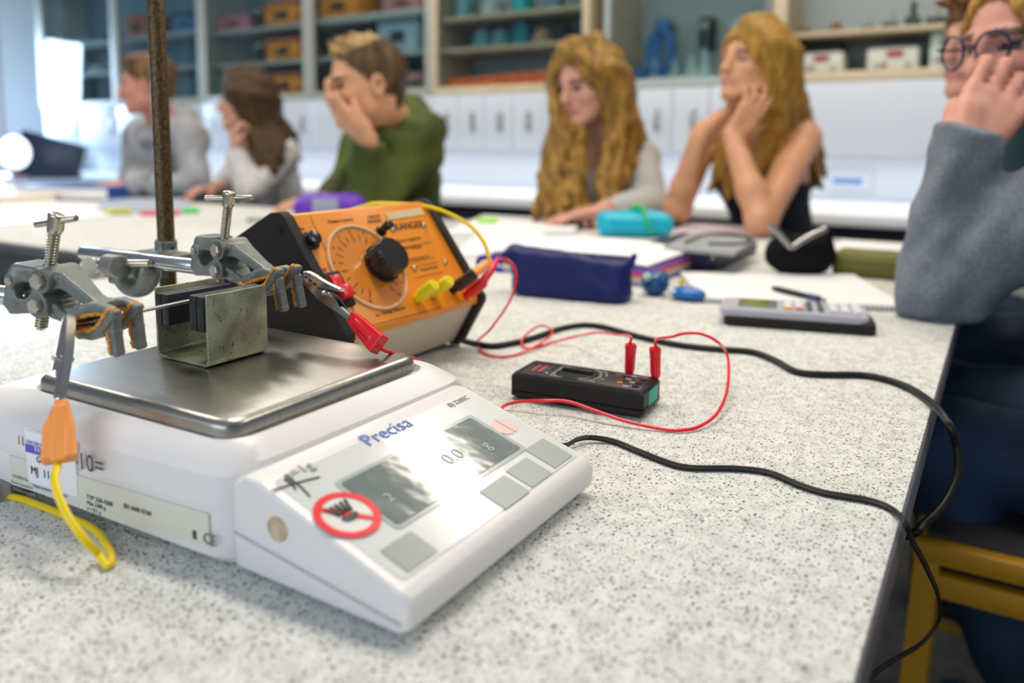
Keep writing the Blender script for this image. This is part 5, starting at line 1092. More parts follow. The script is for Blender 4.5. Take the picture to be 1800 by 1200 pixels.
# turquoise case with green strap
c = npv(tb(1104, 418)); t = thing('turquoise_case', 'turquoise pencil case with a bright green strap in front of the wavy-haired girl', 'pencil case', c); s = SDF(.02); s.box(c+[0, .045, .033], [.094, .045, .030], .026, frame=[npv(_r0), npv([-_r0.y, _r0.x, 0]), [0, 0, 1]]); solid('body', s, .004, mat('turquoise plastic', (.0, .42, .60), .35), t, disp=wob(35, .006, 2))
dq = (Vector(c)-CAM).dot(_f)-.01
MB().tube([K(1108, 368, dq+.06), K(1122, 364, dq+.02), K(1132, 372, dq), K(1137, 392, dq-.02), K(1146, 409, dq-.01)], .0075, 8, 6, ell=(1, .4, (0, 0, 1))).build('strap', mat('bright green strap', (.01, .5, .07), .4), t)
# papers
pad('open white exercise book in front of the wavy-haired girl', [(780, 418), (1010, 412), (1020, 394), (850, 384)], .012, name='exercise_book', cat='book', cover=mat('lilac cover', (.35, .38, .6), .5))
pad('loose white sheet partly under the folder with lilac edge', [(800, 452), (930, 446), (960, 412), (840, 412)], .004, name='paper_sheet', cat='paper')
o = MB().box(tuple(tb(857, 391, .014)-Vector((.03, .01, 0))), tuple(tb(857, 391, .014)+Vector((.03, .01, .012))), .004).build('highlighter', mat('lime marker', (.35, .8, .02), .4)); tag(o, 'lime green highlighter on the open white exercise book', 'highlighter')
# purple case
d = 2.02; c = npv(K(562, 405, d)); c[2] = TZ; t = thing('purple_case', 'purple soft case with a grey label behind the power supply', 'case', c); s = SDF(.02); fr3 = [npv(_r0), npv([-_r0.y, _r0.x, 0]), [0, 0, 1]]
s.box(c+[0, .04, .050], [.092, .045, .048], .038, frame=fr3); solid('body', s, .004, mat('purple cloth', (.11, .015, .40), .45), t, disp=wob(30, .004, 6)); q_ = Vector(c)+Vector((0, 0, .052))
lc = K(571, 362, d-.02); nq = -_f; MB().box((-.032, -.003, -.018), (.034, .006, .018), .002).build('label', mat('grey label', (.30, .33, .42), .5), t, 'grey label', M=Matrix.Translation(lc) @ Matrix.Rotation(YAW, 4, 'Z'))
# left table: folder, papers, pens
o = thing('blue_folder', 'dark blue folder left of the hooded boy\'s hand', 'folder', tb(150, 352)); c = tb(150, 352); MB().box((-.26, -.05, .001), (.14, .10, .055), .006).build('cover', mat('strong blue card', (.01, .07, .32), .4), o, M=Matrix.Translation(c) @ Matrix.Rotation(YAW*.7, 4, 'Z')); MB().box((-.25, -.052, .008), (.135, .098, .048), .003).build('pages', pap, o, M=Matrix.Translation(c+Vector((0, -.003, 0))) @ Matrix.Rotation(YAW*.7, 4, 'Z'))
pad('large white sheets spread at the far left of the left table', [(0, 398), (190, 382), (215, 360), (0, 352)], .004, name='paper_sheet', cat='paper')
pad('cream note pad at the left edge behind the white sheets', [(-40, 362), (95, 356), (110, 340), (-40, 338)], .03, mat('cream paper', (.70, .64, .52), .6), name='note_pad', cat='note pad')
pad('pale blue book under the hooded boy\'s forearms', [(165, 373), (345, 374), (330, 352), (190, 350)], .008, mat('pale blue book cover', (.40, .45, .55), .5), name='exercise_book', cat='book')
for lab, x0, x1, y, m_, r in (('olive yellow highlighter lying left of the rusty rod', 180, 226, 372, mat('olive yellow', (.50, .50, .03), .4), .009), ('red felt pen lying behind the rusty rod', 245, 312, 375, mat('felt red', (.75, .05, .12), .4), .007), ('green-capped pen just right of the rusty rod', 318, 345, 371, mat('pen green', (.02, .65, .08), .4), .008)):
    t = thing('felt_pen', lab, 'pen', tb((x0+x1)/2, y), 'pens on the left table'); a_, b_ = tb(x0, y, r+.0005+(.009 if False else 0)), tb(x1, y-1, r+.0005); MB().lathe(a_, b_, [(0, r*.5), (.01, r), ((b_-a_).length*.95, r), ((b_-a_).length, r*.8)], 14).build('barrel', m_, t); MB().lathe(b_-(b_-a_)*.25, b_+(b_-a_).normalized()*.01, [(0, r*1.12), ((b_-a_).length*.25, r*1.12), ((b_-a_).length*.25+.01, r*.7)], 14).build('cap', m_, t)
t = thing('eraser', 'small dark grey eraser behind the far clamp\'s screw', 'eraser', tb(448, 388)); c = tb(448, 390); MB().box((-.02, -.012, .0006), (.022, .012, .012), .003).build('rubber', mat('dark rubber', (.06, .06, .07), .6), t, M=Matrix.Translation(c) @ Matrix.Rotation(YAW, 4, 'Z')); MB().box((-.008, -.0125, .0004), (.022, .0125, .0125), .002).build('sleeve', greyframe, t, M=Matrix.Translation(c) @ Matrix.Rotation(YAW, 4, 'Z'))
# dark monitor and round white lamp on a trolley at the far left
t = thing('computer_monitor', 'dark monitor turned away at the far left beside the grey-hooded boy', 'monitor', (-5.35, 2.9, TZ)); c = K(95, 285, 5.0)
MB().box((-.22, -.02, -.20), (.16, .02, .15), .01).build('screen_case', mat('monitor dark', (.015, .03, .06), .3), t, M=Matrix.Translation(c) @ Matrix.Rotation(YAW+.2, 4, 'Z') @ Matrix.Rotation(.28, 4, 'Y')); MB().cyl((c.x, c.y+.04, TZ+.02), c+Vector((0, .04, 0)), .02).box((c.x-.12, c.y-.05, TZ+.002), (c.x+.12, c.y+.12, TZ+.02), .01).build('stand', blk, t)
t = thing('round_lamp', 'bright white round desk lamp in front of the dark monitor at the left edge', 'lamp', K(25, 300, 4.6)); c = K(25, 268, 4.6)
em = mat('lit lamp glass', (.9, .95, 1), .4); em.node_tree.nodes['Principled BSDF'].inputs['Emission Color'].default_value = (.8, .9, 1, 1); em.node_tree.nodes['Principled BSDF'].inputs['Emission Strength'].default_value = 1.6
MB().sphere(c, .085, (1, 1, 1.15)).build('globe', em, t); MB().cyl((c.x, c.y, c.z-.09), (c.x, c.y, TZ-.0+.01), .012).cyl((c.x, c.y, TZ+.001), (c.x, c.y, TZ+.02), .07).build('stem', mat('pinkish base', (.35, .2, .25), .5), t)
t = thing('trolley', 'pale grey trolley under the dark monitor at the far left', 'trolley', (-5.2, 2.6, 0)); MB().box((-6.3, 2.1, TZ-.03), (-4.55, 2.85, TZ), .005).build('top', mat('trolley top blue grey', (.35, .45, .62), .4), t)
for x in (-6.2, -4.65):
    for y in (2.18, 2.77): MB().box((x-.02, y-.02, 0), (x+.02, y+.02, TZ-.03)).build('leg', steel_leg, t)
# ---------------------------------------------------------------- people
Rh = npv(_r0); Fh = npv(Vector((_f.x, _f.y, 0)).normalized()); UP = np.array([0, 0, 1.0])
nz = lambda v: npv(v)/np.linalg.norm(v)
kp = lambda q: npv(K(*q))
def skinmat(nm_, c): return mat(nm_, c, 0.5, sss=0.08, noise=(25, 0.12))
lipm = mat('lips', (0.50, 0.17, 0.17), 0.4); browm = mat('brow hair', (0.10, 0.06, 0.035), 0.7); eyem = mat('eye dark', (0.04, 0.03, 0.03), 0.2); eyew = mat('eye white', (.65, .62, .60), .3)
def head_prims(s, c, fw, lf, up, sc=1.0, k=.012):
    L = lambda f_, l_, u_: c+sc*(fw*f_+lf*l_+up*u_); FRH = [fw, lf, up]
    s.ell(L(-.014, 0, .030), npv([.096, .075, .086])*sc, FRH, k=.02); s.ell(L(.024, 0, -.028), npv([.062, .059, .084])*sc, FRH, k=.02)
    for g in (-1, 1):
        s.cap(L(.010, g*.046, -.052), L(.068, g*.014, -.090), .018*sc, .017*sc, k=.02); s.ell(L(.052, g*.034, -.018), npv([.026, .024, .022])*sc, FRH, k=.015)
        s.ell(L(-.010, g*.077, -.004), npv([.019, .008, .031])*sc, FRH, k=.006); s.ell(L(-.012, g*.080, -.004), npv([.009, .008, .017])*sc, FRH, k=.004, op='s')
        s.cap(L(.082, g*.012, .022), L(.072, g*.045, .024), .010*sc, .008*sc, k=.010)
    s.cap(L(.087, 0, .012), L(.106, 0, -.022), .0075*sc, .0105*sc, k=.008); s.ell(L(.100, 0, -.026), npv([.012, .017, .009])*sc, FRH, k=.006)
    s.cap(L(.086, -.020, -.049), L(.086, .020, -.049), .0075*sc, k=.006); s.cap(L(.084, -.016, -.060), L(.084, .016, -.060), .008*sc, k=.006); s.ell(L(.076, 0, -.088), npv([.018, .020, .017])*sc, FRH, k=.012)
    for g in (-1, 1):
        s.ell(L(.094, g*.031, .004), npv([.017, .017, .011])*sc, FRH, k=.010, op='s')
def hand_prims(s, w, d, n, curls=(25, 40, 30), spread=.0, side=1, sc=1.0, k=.004, thumb=(.7, .6, .2), tcurl=20):
    """w wrist, d direction of the palm, n direction the PALM faces, side +1/-1: which side the thumb leaves from (along d x n)"""
    d = nz(d); n = npv(n); n = nz(n-d*(n@d)); l = np.cross(d, n)*side
    kn = []
    for i, o in enumerate((.029, .010, -.010, -.028)):
        kp_ = w+sc*(d*(.086-.004*abs(i-1))+l*o); s.cap(w+sc*(l*o*.55+d*.004), kp_, .0135*sc, .0110*sc, k=.010); kn.append(kp_)
    s.cap(w+sc*(d*.02+l*.014), w+sc*(d*.05+l*.022), .015*sc, k=.012)
    for i, (kq, Ls) in enumerate(zip(kn, ((.043, .026, .020), (.048, .030, .021), (.044, .028, .021), (.034, .021, .018)))):
        a = 0; p = kq; dd = nz(d+l*spread*(1.5-i)); cu = curls if not isinstance(curls[0], (tuple, list)) else curls[i]
        for j, Lg_ in enumerate(Ls):
            a += math.radians(cu[j]); v = nz(dd*math.cos(a)+n*math.sin(a)); q = p+v*Lg_*sc; s.cap(p, q, (.0092-.0009*j)*sc, (.0086-.0010*j)*sc, k=k); p = q
    tb_ = w+sc*(d*.022+l*.026+n*.006); v = nz(d*thumb[0]+l*thumb[1]+n*thumb[2]); q = tb_+v*.042*sc; s.cap(w+sc*(d*.012+l*.012), tb_, .015*sc, .0125*sc, k=.008); s.cap(tb_, q, .0125*sc, .0100*sc, k=.006)
    v2 = nz(v+n*math.tan(math.radians(tcurl))-l*.25); s.cap(q, q+v2*.030*sc, .0100*sc, .0078*sc, k=k)
def person(lab, P, skin, top, trousers, h=.007, build=1.0):
    hc = kp(P['head']); ph, pt, rl = [math.radians(a) for a in P['face']]
    fw = nz(-Rh*math.cos(ph)-Fh*math.sin(ph)+UP*math.tan(pt)); up = nz(UP-fw*(UP@fw)); lf = np.cross(up, fw); up = nz(up*math.cos(rl)+lf*math.sin(rl)); lf = np.cross(up, fw)
    sc = P.get('sc', 1.0); nb = kp(P['neck']); sL_, sR_ = (kp(P['shL']), kp(P['shR'])) if 'shw' not in P else (npv(P['shw'][0]), npv(P['shw'][1])); hip = kp(P['hip']) if 'hipw' not in P else npv(P['hipw']); hip[2] = P.get('hipz', .54)
    base = hip.copy(); base[2] = 0; root = thing('person', lab, 'person', tuple(base))
    ax = nz(sL_-sR_); ax[2] *= .4; ax = nz(ax); ch = (sL_+sR_)/2; upb = nz(ch-hip); fwb = np.cross(ax, upb) if P.get('flip') is None else -np.cross(ax, upb)
    fwb = nz(fwb); 
    if fwb@fw < 0: fwb = -fwb
    FB = [ax, fwb, nz(np.cross(ax, fwb))]
    def torso(s, g, arms=True):
        s.cap(sL_-ax*.02, sR_+ax*.02, (.052+g)*build, k=.04); s.ell(ch-upb*.12, npv([.150+g, .100+g, .17+g])*build, FB, k=.06); s.ell(ch-upb*.30+fwb*.0, npv([.125+g, .090+g, .16])*build, FB, k=.06)
        s.ell(hip+upb*.02, npv([.155+g, .115+g, .12])*build, FB, k=.06)
    s = SDF(.02); torso(s, 0); head_prims(s, hc, fw, lf, up, sc)
    s.cap(hc-up*.055*sc-fw*.022*sc, nb, .050*sc, .056*sc, k=.03); s.cap(nb, ch, .060, .07, k=.05)
    arms = []
    for sd in ('L', 'R'):
        if 'el'+sd not in P: continue
        sh, el, wr = (sL_ if sd == 'L' else sR_), kp(P['el'+sd]), kp(P['wr'+sd]); a_ = P.get('armr', (.048, .038, .027)); el[2] = max(el[2], TZ+(P.get('elz', .056) if top and top.get('sleeves', True) else .040)); wr[2] = max(wr[2], TZ+.050)
        s.cap(sh, el, a_[0], a_[1], k=.03); mid = el*.65+wr*.35; s.cap(el, mid, a_[1]*.98, a_[1]*.95, k=.02); s.cap(mid, wr, a_[1]*.95, a_[2], k=.02); arms.append((sh, el, wr))
        if 'ha'+sd in P:
            H = P['ha'+sd]; hand_prims(s, wr, H['d'], H['n'], H.get('c', (25, 40, 30)), H.get('sp', .05), H.get('side', 1), sc*H.get('sc', .95), k=H.get('k', .004), thumb=H.get('th', (.7, .6, .2)))
    kd = P.get('knee', nz(fwb*npv([1, 1, 0]))); legs = []
    for g in (-1, 1):
        hp = hip+ax*g*.085+UP*.0; kn = hp+kd*.40+ax*g*.04; kn[2] = hip[2]-.0; ft = kn.copy()+kd*(-P.get('fb', .03)); ft[2] = .10
        s.cap(hp, kn, .078, .056, k=.03); s.cap(kn, ft, .052, .038, k=.02); s.cap(ft, ft+kd*.06-UP*.03, .036, .03, k=.02); legs.append((hp, kn, ft))
    def pick(c):
        q = c-hc; f_, l_, u_ = q@fw/sc, np.abs(q@lf)/sc, q@up/sc; o = np.zeros(len(c), dtype=int); nearf = (f_ > .055) & (f_ < .100)
        o[(l_ < .021) & (np.abs(u_+.054) < .0085) & (f_ > .080) & (f_ < .106)] = 1; o[nearf & (np.abs(u_-.027+l_*.05) < .0050) & (l_ > .012) & (l_ < .050)] = 2
        o[nearf & (np.abs(u_-.004) < .0055) & (l_ > .019) & (l_ < .043)] = 3; return o
    body = solid('body', s, h, [skin, lipm, browm, eyem], root, pick=pick)
    if top:
        g = top.get('g', .012); s = SDF(.02)
        torso(s, g)
        if top.get('collar'): s.cap(nb-UP*.01, ch, .066, .085, k=.05)
        if top.get('hood'):
            bk = -fwb; s.cap(nb+bk*.06-UP*.02+ax*.07, nb+bk*.10-UP*.03, .05, k=.04); s.cap(nb+bk*.06-UP*.02-ax*.07, nb+bk*.10-UP*.03, .05, k=.04); s.cap(nb+bk*.09, nb+bk*.11-UP*.10, .05, .03, k=.04)
            s.cap(nb+ax*.07+UP*.0, nb+fwb*.07-UP*.05, .026, k=.02); s.cap(nb-ax*.07, nb+fwb*.07-UP*.05, .026, k=.02)
        for q in top.get('extra', ()): s.cap(kp(q[0]), kp(q[1]), q[2], q[3], k=.03)
        if top.get('sleeves', True):
            for sh, el, wr in arms:
                cf = el+(wr-el)*top.get('cuff', .93); r_ = top.get('r', (.062, .052, .040)); s.cap(sh, el, r_[0], r_[1], k=.03); s.cap(el, cf, r_[1], r_[2], k=.02)
                s.cyl(cf, cf+(wr-el)*.45, r_[2]*1.7, k=.004, op='s')
        if top.get('cut') is not None:                       # a top that ends below the shoulders
            zc = ch[2]-top['cut']; s.box([ch[0], ch[1], zc+.5], [1, 1, .5], k=.006, op='s')
        s.box([hip[0], hip[1], hip[2]-.56], [1, 1, .5], k=.004, op='s')
        solid(top.get('name', 'jumper'), s, h, top['m'], root, top.get('label'), disp=wob(top.get('ws', 34), top.get('wa', .007), 11+int(hc[0]*10) % 7, (1, 1, .6)))
    s = SDF(.02); s.ell(hip+UP*.01, npv([.168, .128, .125]), FB, k=.05)
    for hp, kn, ft in legs: s.cap(hp, kn, .090, .066, k=.03); s.cap(kn, ft+UP*.02, .062, .052, k=.02)
    solid('trousers', s, h*1.3, trousers, root, disp=wob(40, .006, 3))
    for g_, (hp, kn, ft) in enumerate(legs):
        s = SDF(.02); b0 = ft.copy(); b0[2] = .035; s.cap(b0-kd*.03, b0+kd*.14, .036, .030, k=.02); s.cap(ft+UP*.0, b0, .042, .036, k=.02); s.box(b0+kd*.05-UP*.028, [.14, .045, .008], .006, frame=[kd, np.cross(UP, kd), UP], k=.004)
        solid('shoe', s, .006, P.get('shoe', mat('dark shoe', (.03, .03, .04), .5)), root)
    return dict(root=root, hc=hc, fw=fw, lf=lf, up=up, sc=sc, L=lambda f_, l_, u_: hc+sc*(fw*f_+lf*l_+up*u_), ch=ch, ax=ax, fwb=fwb, body=body)
def haircap(s, p, th=.012, up_=0.0):
    L = p['L']; sc = p['sc']; FRH = [p['fw'], p['lf'], p['up']]
    s.shell(L(-.018, 0, .034), npv([.098+th, .077+th, .090+th])*sc, L(.108, 0, -.050+up_), npv([.100, .070, .118])*sc, FRH, k=.012)
def locks(s, L, rows, r0, r1, n, jit, seed, k=.006, twist=0.0, wav=0.0):
    """n locks interpolated across guide polylines (head-local points), each a wavy tapered chain"""
    rs = np.random.RandomState(seed); G = [[npv(q) for q in g] for g in rows]
    for i in range(n):
        t = i/(n-1)*(len(G)-1); a = min(int(t), len(G)-2); u = t-a; pts = [(G[a][j]*(1-u)+G[a+1][j]*u) for j in range(len(G[0]))]
        ph = rs.uniform(0, 6.28); off = rs.normal(size=3)*jit; fine = []
        for j in range(len(pts)-1):
            for q in (0, .5): fine.append(pts[j]*(1-q)+pts[j+1]*q)
        fine.append(pts[-1]+rs.normal(size=3)*jit); m_ = len(fine)
        out_ = [f+off*(j/m_)+wav*np.array([math.sin(ph+j*1.5), math.cos(ph*1.3+j*1.5), 0])*(j/m_) for j, f in enumerate(fine)]
        rr = [(r0+(r1-r0)*(j/(m_-1)))*(1 if j < m_-1 else .5) for j in range(m_)]
        s.chain(out_, rr, k=k)
def hairmat(nm_, c, dk, sc=120): return mat(nm_, c, 0.5, noise=(sc, 0.0, (1, 1, .12), dk), bump=(300, .4), spec=.22)
skA = skinmat('skin fair', (0.56, 0.28, 0.20)); skB = skinmat('skin rosy', (0.60, 0.27, 0.20)); skC = skinmat('skin warm', (0.62, 0.31, 0.17))
jeans = mat('denim blue', (0.009, 0.034, 0.085), 0.75, noise=(12, .6)); dktr = mat('dark trousers', (.02, .022, .03), .8)
wl_ = lambda l_, d_: [-Rh*l_[0]+UP*l_[1]-Fh*l_[2] for _ in (0,)][0]
D = lambda left, upw, toward: nz(-Rh*left+UP*upw-Fh*toward)
# bare-shouldered girl
p5 = person('bare-shouldered girl with long straight golden hair resting her chin on both hands', dict(
    head=(1322, 118, 2.15), face=(32, 8, 0), neck=(1340, 218, 2.23), shL=(1415, 243, 2.22), shR=(1240, 240, 2.40), hip=(1385, 400, 2.50),
    elL=(1338, 398, 1.98), wrL=(1287, 240, 2.07), haL=dict(d=D(-.62, .9, .05), n=D(.0, .3, -.9), c=((15, 25, 25), (15, 25, 25), (20, 30, 30), (25, 35, 30)), side=-1, sc=1.0),
    elR=(1188, 378, 2.26), wrR=(1232, 243, 2.16), haR=dict(d=D(-1, .62, .1), n=D(-.3, .5, -.6), c=(8, 14, 12), side=1, sc=1.0, th=(1, .12, .2)), armr=(.046, .038, .026), sc=.98), skC,
    dict(name='strapless_top', m=mat('dark navy top', (.018, .024, .038), .8), g=.008, sleeves=False, cut=.13, wa=.003), dktr, build=.92)
gold = hairmat('golden hair', (0.50, 0.27, 0.045), (0.16, 0.080, 0.012)); s = SDF(.006); haircap(s, p5, th=.014)
L5 = p5['L']; A = lambda *q: kp(q)
locks(s, L5, [[L5(.03, -.0, .118), L5(-.04, -.07, .05), A(1290, 175, 2.27), A(1268, 250, 2.30), A(1262, 335, 2.28)], [L5(.0, -.03, .118), L5(-.06, -.08, .02), A(1300, 190, 2.28), A(1285, 260, 2.28), A(1285, 350, 2.25)]], .020, .014, 6, .008, 1, wav=.003)
locks(s, L5, [[L5(.060, .015, .105), L5(.040, .075, .055), A(1352, 190, 2.12), A(1340, 260, 2.16), A(1310, 345, 2.17)], [L5(.02, .03, .122), L5(.005, .092, .05), A(1372, 190, 2.13), A(1370, 255, 2.17), A(1340, 320, 2.18)],
             [L5(-.03, .02, .128), L5(-.06, .09, .05), A(1398, 180, 2.16), A(1408, 225, 2.27), A(1425, 310, 2.36)], [L5(-.06, .0, .12), L5(-.12, .05, .03), A(1410, 175, 2.24), A(1425, 230, 2.33), A(1440, 320, 2.40)], [L5(-.06, -.02, .11), L5(-.125, -.02, .0), A(1400, 180, 2.32), A(1410, 235, 2.36), A(1435, 320, 2.42)]], .021, .013, 24, .008, 2, wav=.003)
solid('hair', s, .0055, gold, p5['root'], 'long straight golden hair', disp=wob(110, .004, 5, (1, 1, .15)))
# wavy-haired girl
p4 = person('girl with long wavy light brown hair looking down, in a pale grey cardigan', dict(
    head=(1036, 150, 2.32), face=(38, -13, 0), neck=(1068, 240, 2.42), shL=(1128, 278, 2.38), shR=(1000, 270, 2.58), hip=(1090, 400, 2.66),
    elL=(1142, 378, 2.30), wrL=(1060, 402, 2.16), haL=dict(d=D(1, -.12, .2), n=D(0, -1, 0), c=(8, 10, 8), side=-1), elR=(985, 376, 2.48), wrR=(1010, 398, 2.28), haR=dict(d=D(-.2, 0, 1), n=D(0, -1, 0), c=(15, 20, 15), side=1), sc=1.02), skA,
    dict(name='cardigan', m=mat('pale grey knit', (.42, .42, .40), .85, bump=(200, .3)), g=.014, collar=False), dktr, build=.92)
wavy = hairmat('wavy brown gold hair', (0.40, 0.22, 0.04), (0.075, 0.036, 0.008), 55); s = SDF(.006); haircap(s, p4, th=.012, up_=.014); L4 = p4['L']
locks(s, L4, [[L4(.055, -.03, .105), L4(.06, -.082, .02), A(980, 225, 2.30), A(962, 300, 2.28), A(950, 378, 2.20)], [L4(.04, -.02, .118), L4(.04, -.09, .0), A(996, 240, 2.28), A(985, 310, 2.24), A(985, 380, 2.17)], [L4(.0, -.03, .118), L4(-.02, -.09, .0), A(1015, 245, 2.28), A(1012, 310, 2.22), A(1022, 382, 2.16)]], .022, .020, 13, .014, 3, wav=.016)
locks(s, L4, [[L4(.065, .01, .100), L4(.030, .085, .045), A(1075, 225, 2.28), A(1062, 300, 2.25), A(1055, 378, 2.18)], [L4(.03, .03, .118), L4(-.01, .095, .03), A(1092, 215, 2.27), A(1085, 290, 2.26), A(1070, 365, 2.22)], [L4(-.03, .03, .124), L4(-.05, .09, .02), A(1110, 205, 2.29), A(1118, 250, 2.34), A(1105, 300, 2.34)], [L4(-.06, .0, .11), L4(-.11, .04, .0), A(1108, 195, 2.38), A(1122, 240, 2.44), A(1120, 300, 2.47)]], .022, .019, 18, .012, 4, wav=.014)
solid('hair', s, .0055, wavy, p4['root'], 'long wavy brown gold hair', disp=wob(75, .006, 6, (1, 1, .5)))
# boy in green jacket
p3 = person('boy with short tousled brown hair in an olive green jacket, hand over his mouth', dict(
    head=(642, 150, 2.28), face=(28, -8, 0), neck=(690, 222, 2.46), shL=(735, 262, 2.42), shR=(640, 262, 2.68), hip=(715, 400, 2.92),
    elL=(648, 380, 2.30), wrL=(648, 245, 2.22), haL=dict(d=D(1.0, .9, -.05), n=D(-.5, .6, -.7), c=((10, 25, 20), (10, 20, 20), (12, 22, 20), (20, 25, 20)), side=-1, sc=1.05, th=(.9, .35, .1)),
    elR=(600, 376, 2.62), wrR=(570, 372, 2.45), haR=dict(d=D(.8, 0, .6), n=D(0, -1, 0), c=(15, 25, 20), side=1), sc=1.10), skC,
    dict(name='jacket', m=mat('olive green jacket', (.060, .085, .006), .8, noise=(9, .65)), g=.022, collar=True, r=(.072, .060, .046), wa=.011, extra=(((716, 186, 2.52), (748, 222, 2.46), .042, .055), ((700, 212, 2.40), (742, 236, 2.36), .034, .050), ((668, 236, 2.33), (708, 250, 2.34), .026, .038), ((722, 190, 2.62), (750, 230, 2.60), .045, .06))), jeans, build=1.04)
bh_ = hairmat('tousled brown hair', (0.13, 0.075, 0.03), (0.022, 0.013, 0.008), 60); s = SDF(.008); L3 = p3['L']
s.shell(L3(-.022, 0, .036), npv([.098, .081, .092])*1.1, L3(.075, 0, -.085), npv([.095, .2, .135])*1.1, [p3['fw'], p3['lf'], p3['up']]); s.cap(L3(-.085, 0, .0), L3(-.075, 0, -.055), .035, .022, k=.02)
rs = np.random.RandomState(8)
for i in range(70):
    th, rr = rs.uniform(0, 6.28), math.sqrt(rs.uniform(0, 1)); a = L3(-.005+.085*rr*math.cos(th), .068*rr*math.sin(th), .118-.035*rr*rr); dv = p3['up']*.6+p3['fw']*rs.uniform(.2, 1.1)+p3['lf']*rs.normal()*.45; s.cap(a, a+nz(dv)*rs.uniform(.018, .036), .011, .004, k=.006)
tip_ = hairmat('sandy hair tips', (0.50, 0.33, 0.14), (0.22, 0.13, 0.05), 60)
solid('hair', s, .0055, [bh_, tip_], p3['root'], 'tousled brown hair with lighter tips', pick=lambda c: (((c-p3['hc'])@p3['up']+.35*((c-p3['hc'])@p3['fw'])) > .112).astype(int))
# dark-haired girl
p2 = person('girl with long straight dark brown hair in a white knitted top, fist at her mouth', dict(
    head=(432, 180, 3.1), face=(8, -2, 0), neck=(452, 250, 3.18), shL=(500, 272, 3.12), shR=(440, 268, 3.42), hip=(505, 380, 3.40),
    elL=(440, 345, 2.96), wrL=(414, 268, 3.02), haL=dict(d=D(.1, 1, 0), n=D(-.8, .1, -.5), c=(50, 70, 50), side=-1), elR=(400, 345, 3.30), wrR=(385, 348, 3.1), haR=dict(d=D(.6, 0, .6), n=D(0, -1, 0), side=1), sc=1.0), skA,
    dict(name='knitted_top', m=mat('white knit', (.52, .50, .50), .9, noise=(60, .35)), g=.014, collar=False, wa=.006), dktr, build=.9)
dkh = hairmat('straight dark brown hair', (0.085, 0.045, 0.014), (0.018, 0.010, 0.005), 80); s = SDF(.006); haircap(s, p2, th=.014); L2 = p2['L']
locks(s, L2, [[L2(.05, .02, .110), L2(.035, .082, .04), A(436, 225, 3.05), A(450, 270, 3.0), A(462, 305, 2.98)], [L2(.0, .02, .124), L2(-.01, .094, .03), A(455, 225, 3.05), A(470, 265, 3.02), A(476, 300, 3.0)], [L2(-.05, .02, .12), L2(-.07, .08, .02), A(475, 220, 3.08), A(492, 245, 3.05), A(496, 285, 3.02)], [L2(-.06, -.0, .11), L2(-.12, .02, .0), A(485, 205, 3.15), A(510, 240, 3.18), A(518, 290, 3.22)], [L2(-.06, -.03, .1), L2(-.11, -.04, 0), A(480, 210, 3.25), A(505, 245, 3.3), A(515, 290, 3.36)]], .024, .015, 26, .007, 5, wav=.002)
solid('hair', s, .0055, dkh, p2['root'], 'long straight dark brown hair', disp=wob(100, .004, 7, (1, 1, .15)))
# boy in hoodie
p1 = person('boy in a pale grey hooded sweatshirt leaning on the table behind the rusty rod', dict(
    head=(258, 150, 3.3), face=(12, -6, 0), neck=(285, 215, 3.42), shL=(335, 240, 3.32), shR=(250, 240, 3.66), hip=(320, 370, 3.72),
    elL=(340, 325, 3.22), wrL=(212, 338, 3.16), haL=dict(d=D(1, -.05, .1), n=D(0, -1, -.1), c=(20, 35, 25), side=-1, sc=1.1), elR=(235, 322, 3.62), wrR=(270, 340, 3.30), haR=dict(d=D(-.5, -.1, .8), n=D(0, -1, 0), side=1), sc=1.06), skB,
    dict(name='hoodie', m=mat('pale grey sweatshirt', (.33, .345, .375), .85, noise=(14, .25)), g=.024, collar=True, hood=True, r=(.078, .062, .044), wa=.012), jeans, build=1.08)
s = SDF(.008); L1 = p1['L']; s.shell(L1(-.022, 0, .038), npv([.100, .083, .090])*1.06, L1(.075, 0, -.080), npv([.095, .2, .130])*1.06, [p1['fw'], p1['lf'], p1['up']]); s.cap(L1(-.082, 0, .0), L1(-.075, 0, -.045), .033, .022, k=.02)
for i in range(50):
    th, rr = rs.uniform(0, 6.28), math.sqrt(rs.uniform(0, 1)); a = L1(-.005+.085*rr*math.cos(th), .068*rr*math.sin(th), .116-.035*rr*rr); dv = p1['up']*.25+p1['fw']*rs.uniform(.5, 1.2)+p1['lf']*rs.normal()*.4; s.cap(a, a+nz(dv)*rs.uniform(.02, .04), .011, .004, k=.006)
solid('hair', s, .0055, hairmat('short brown hair', (0.20, 0.11, 0.045), (0.06, 0.03, 0.015), 60), p1['root'], 'short brown hair')
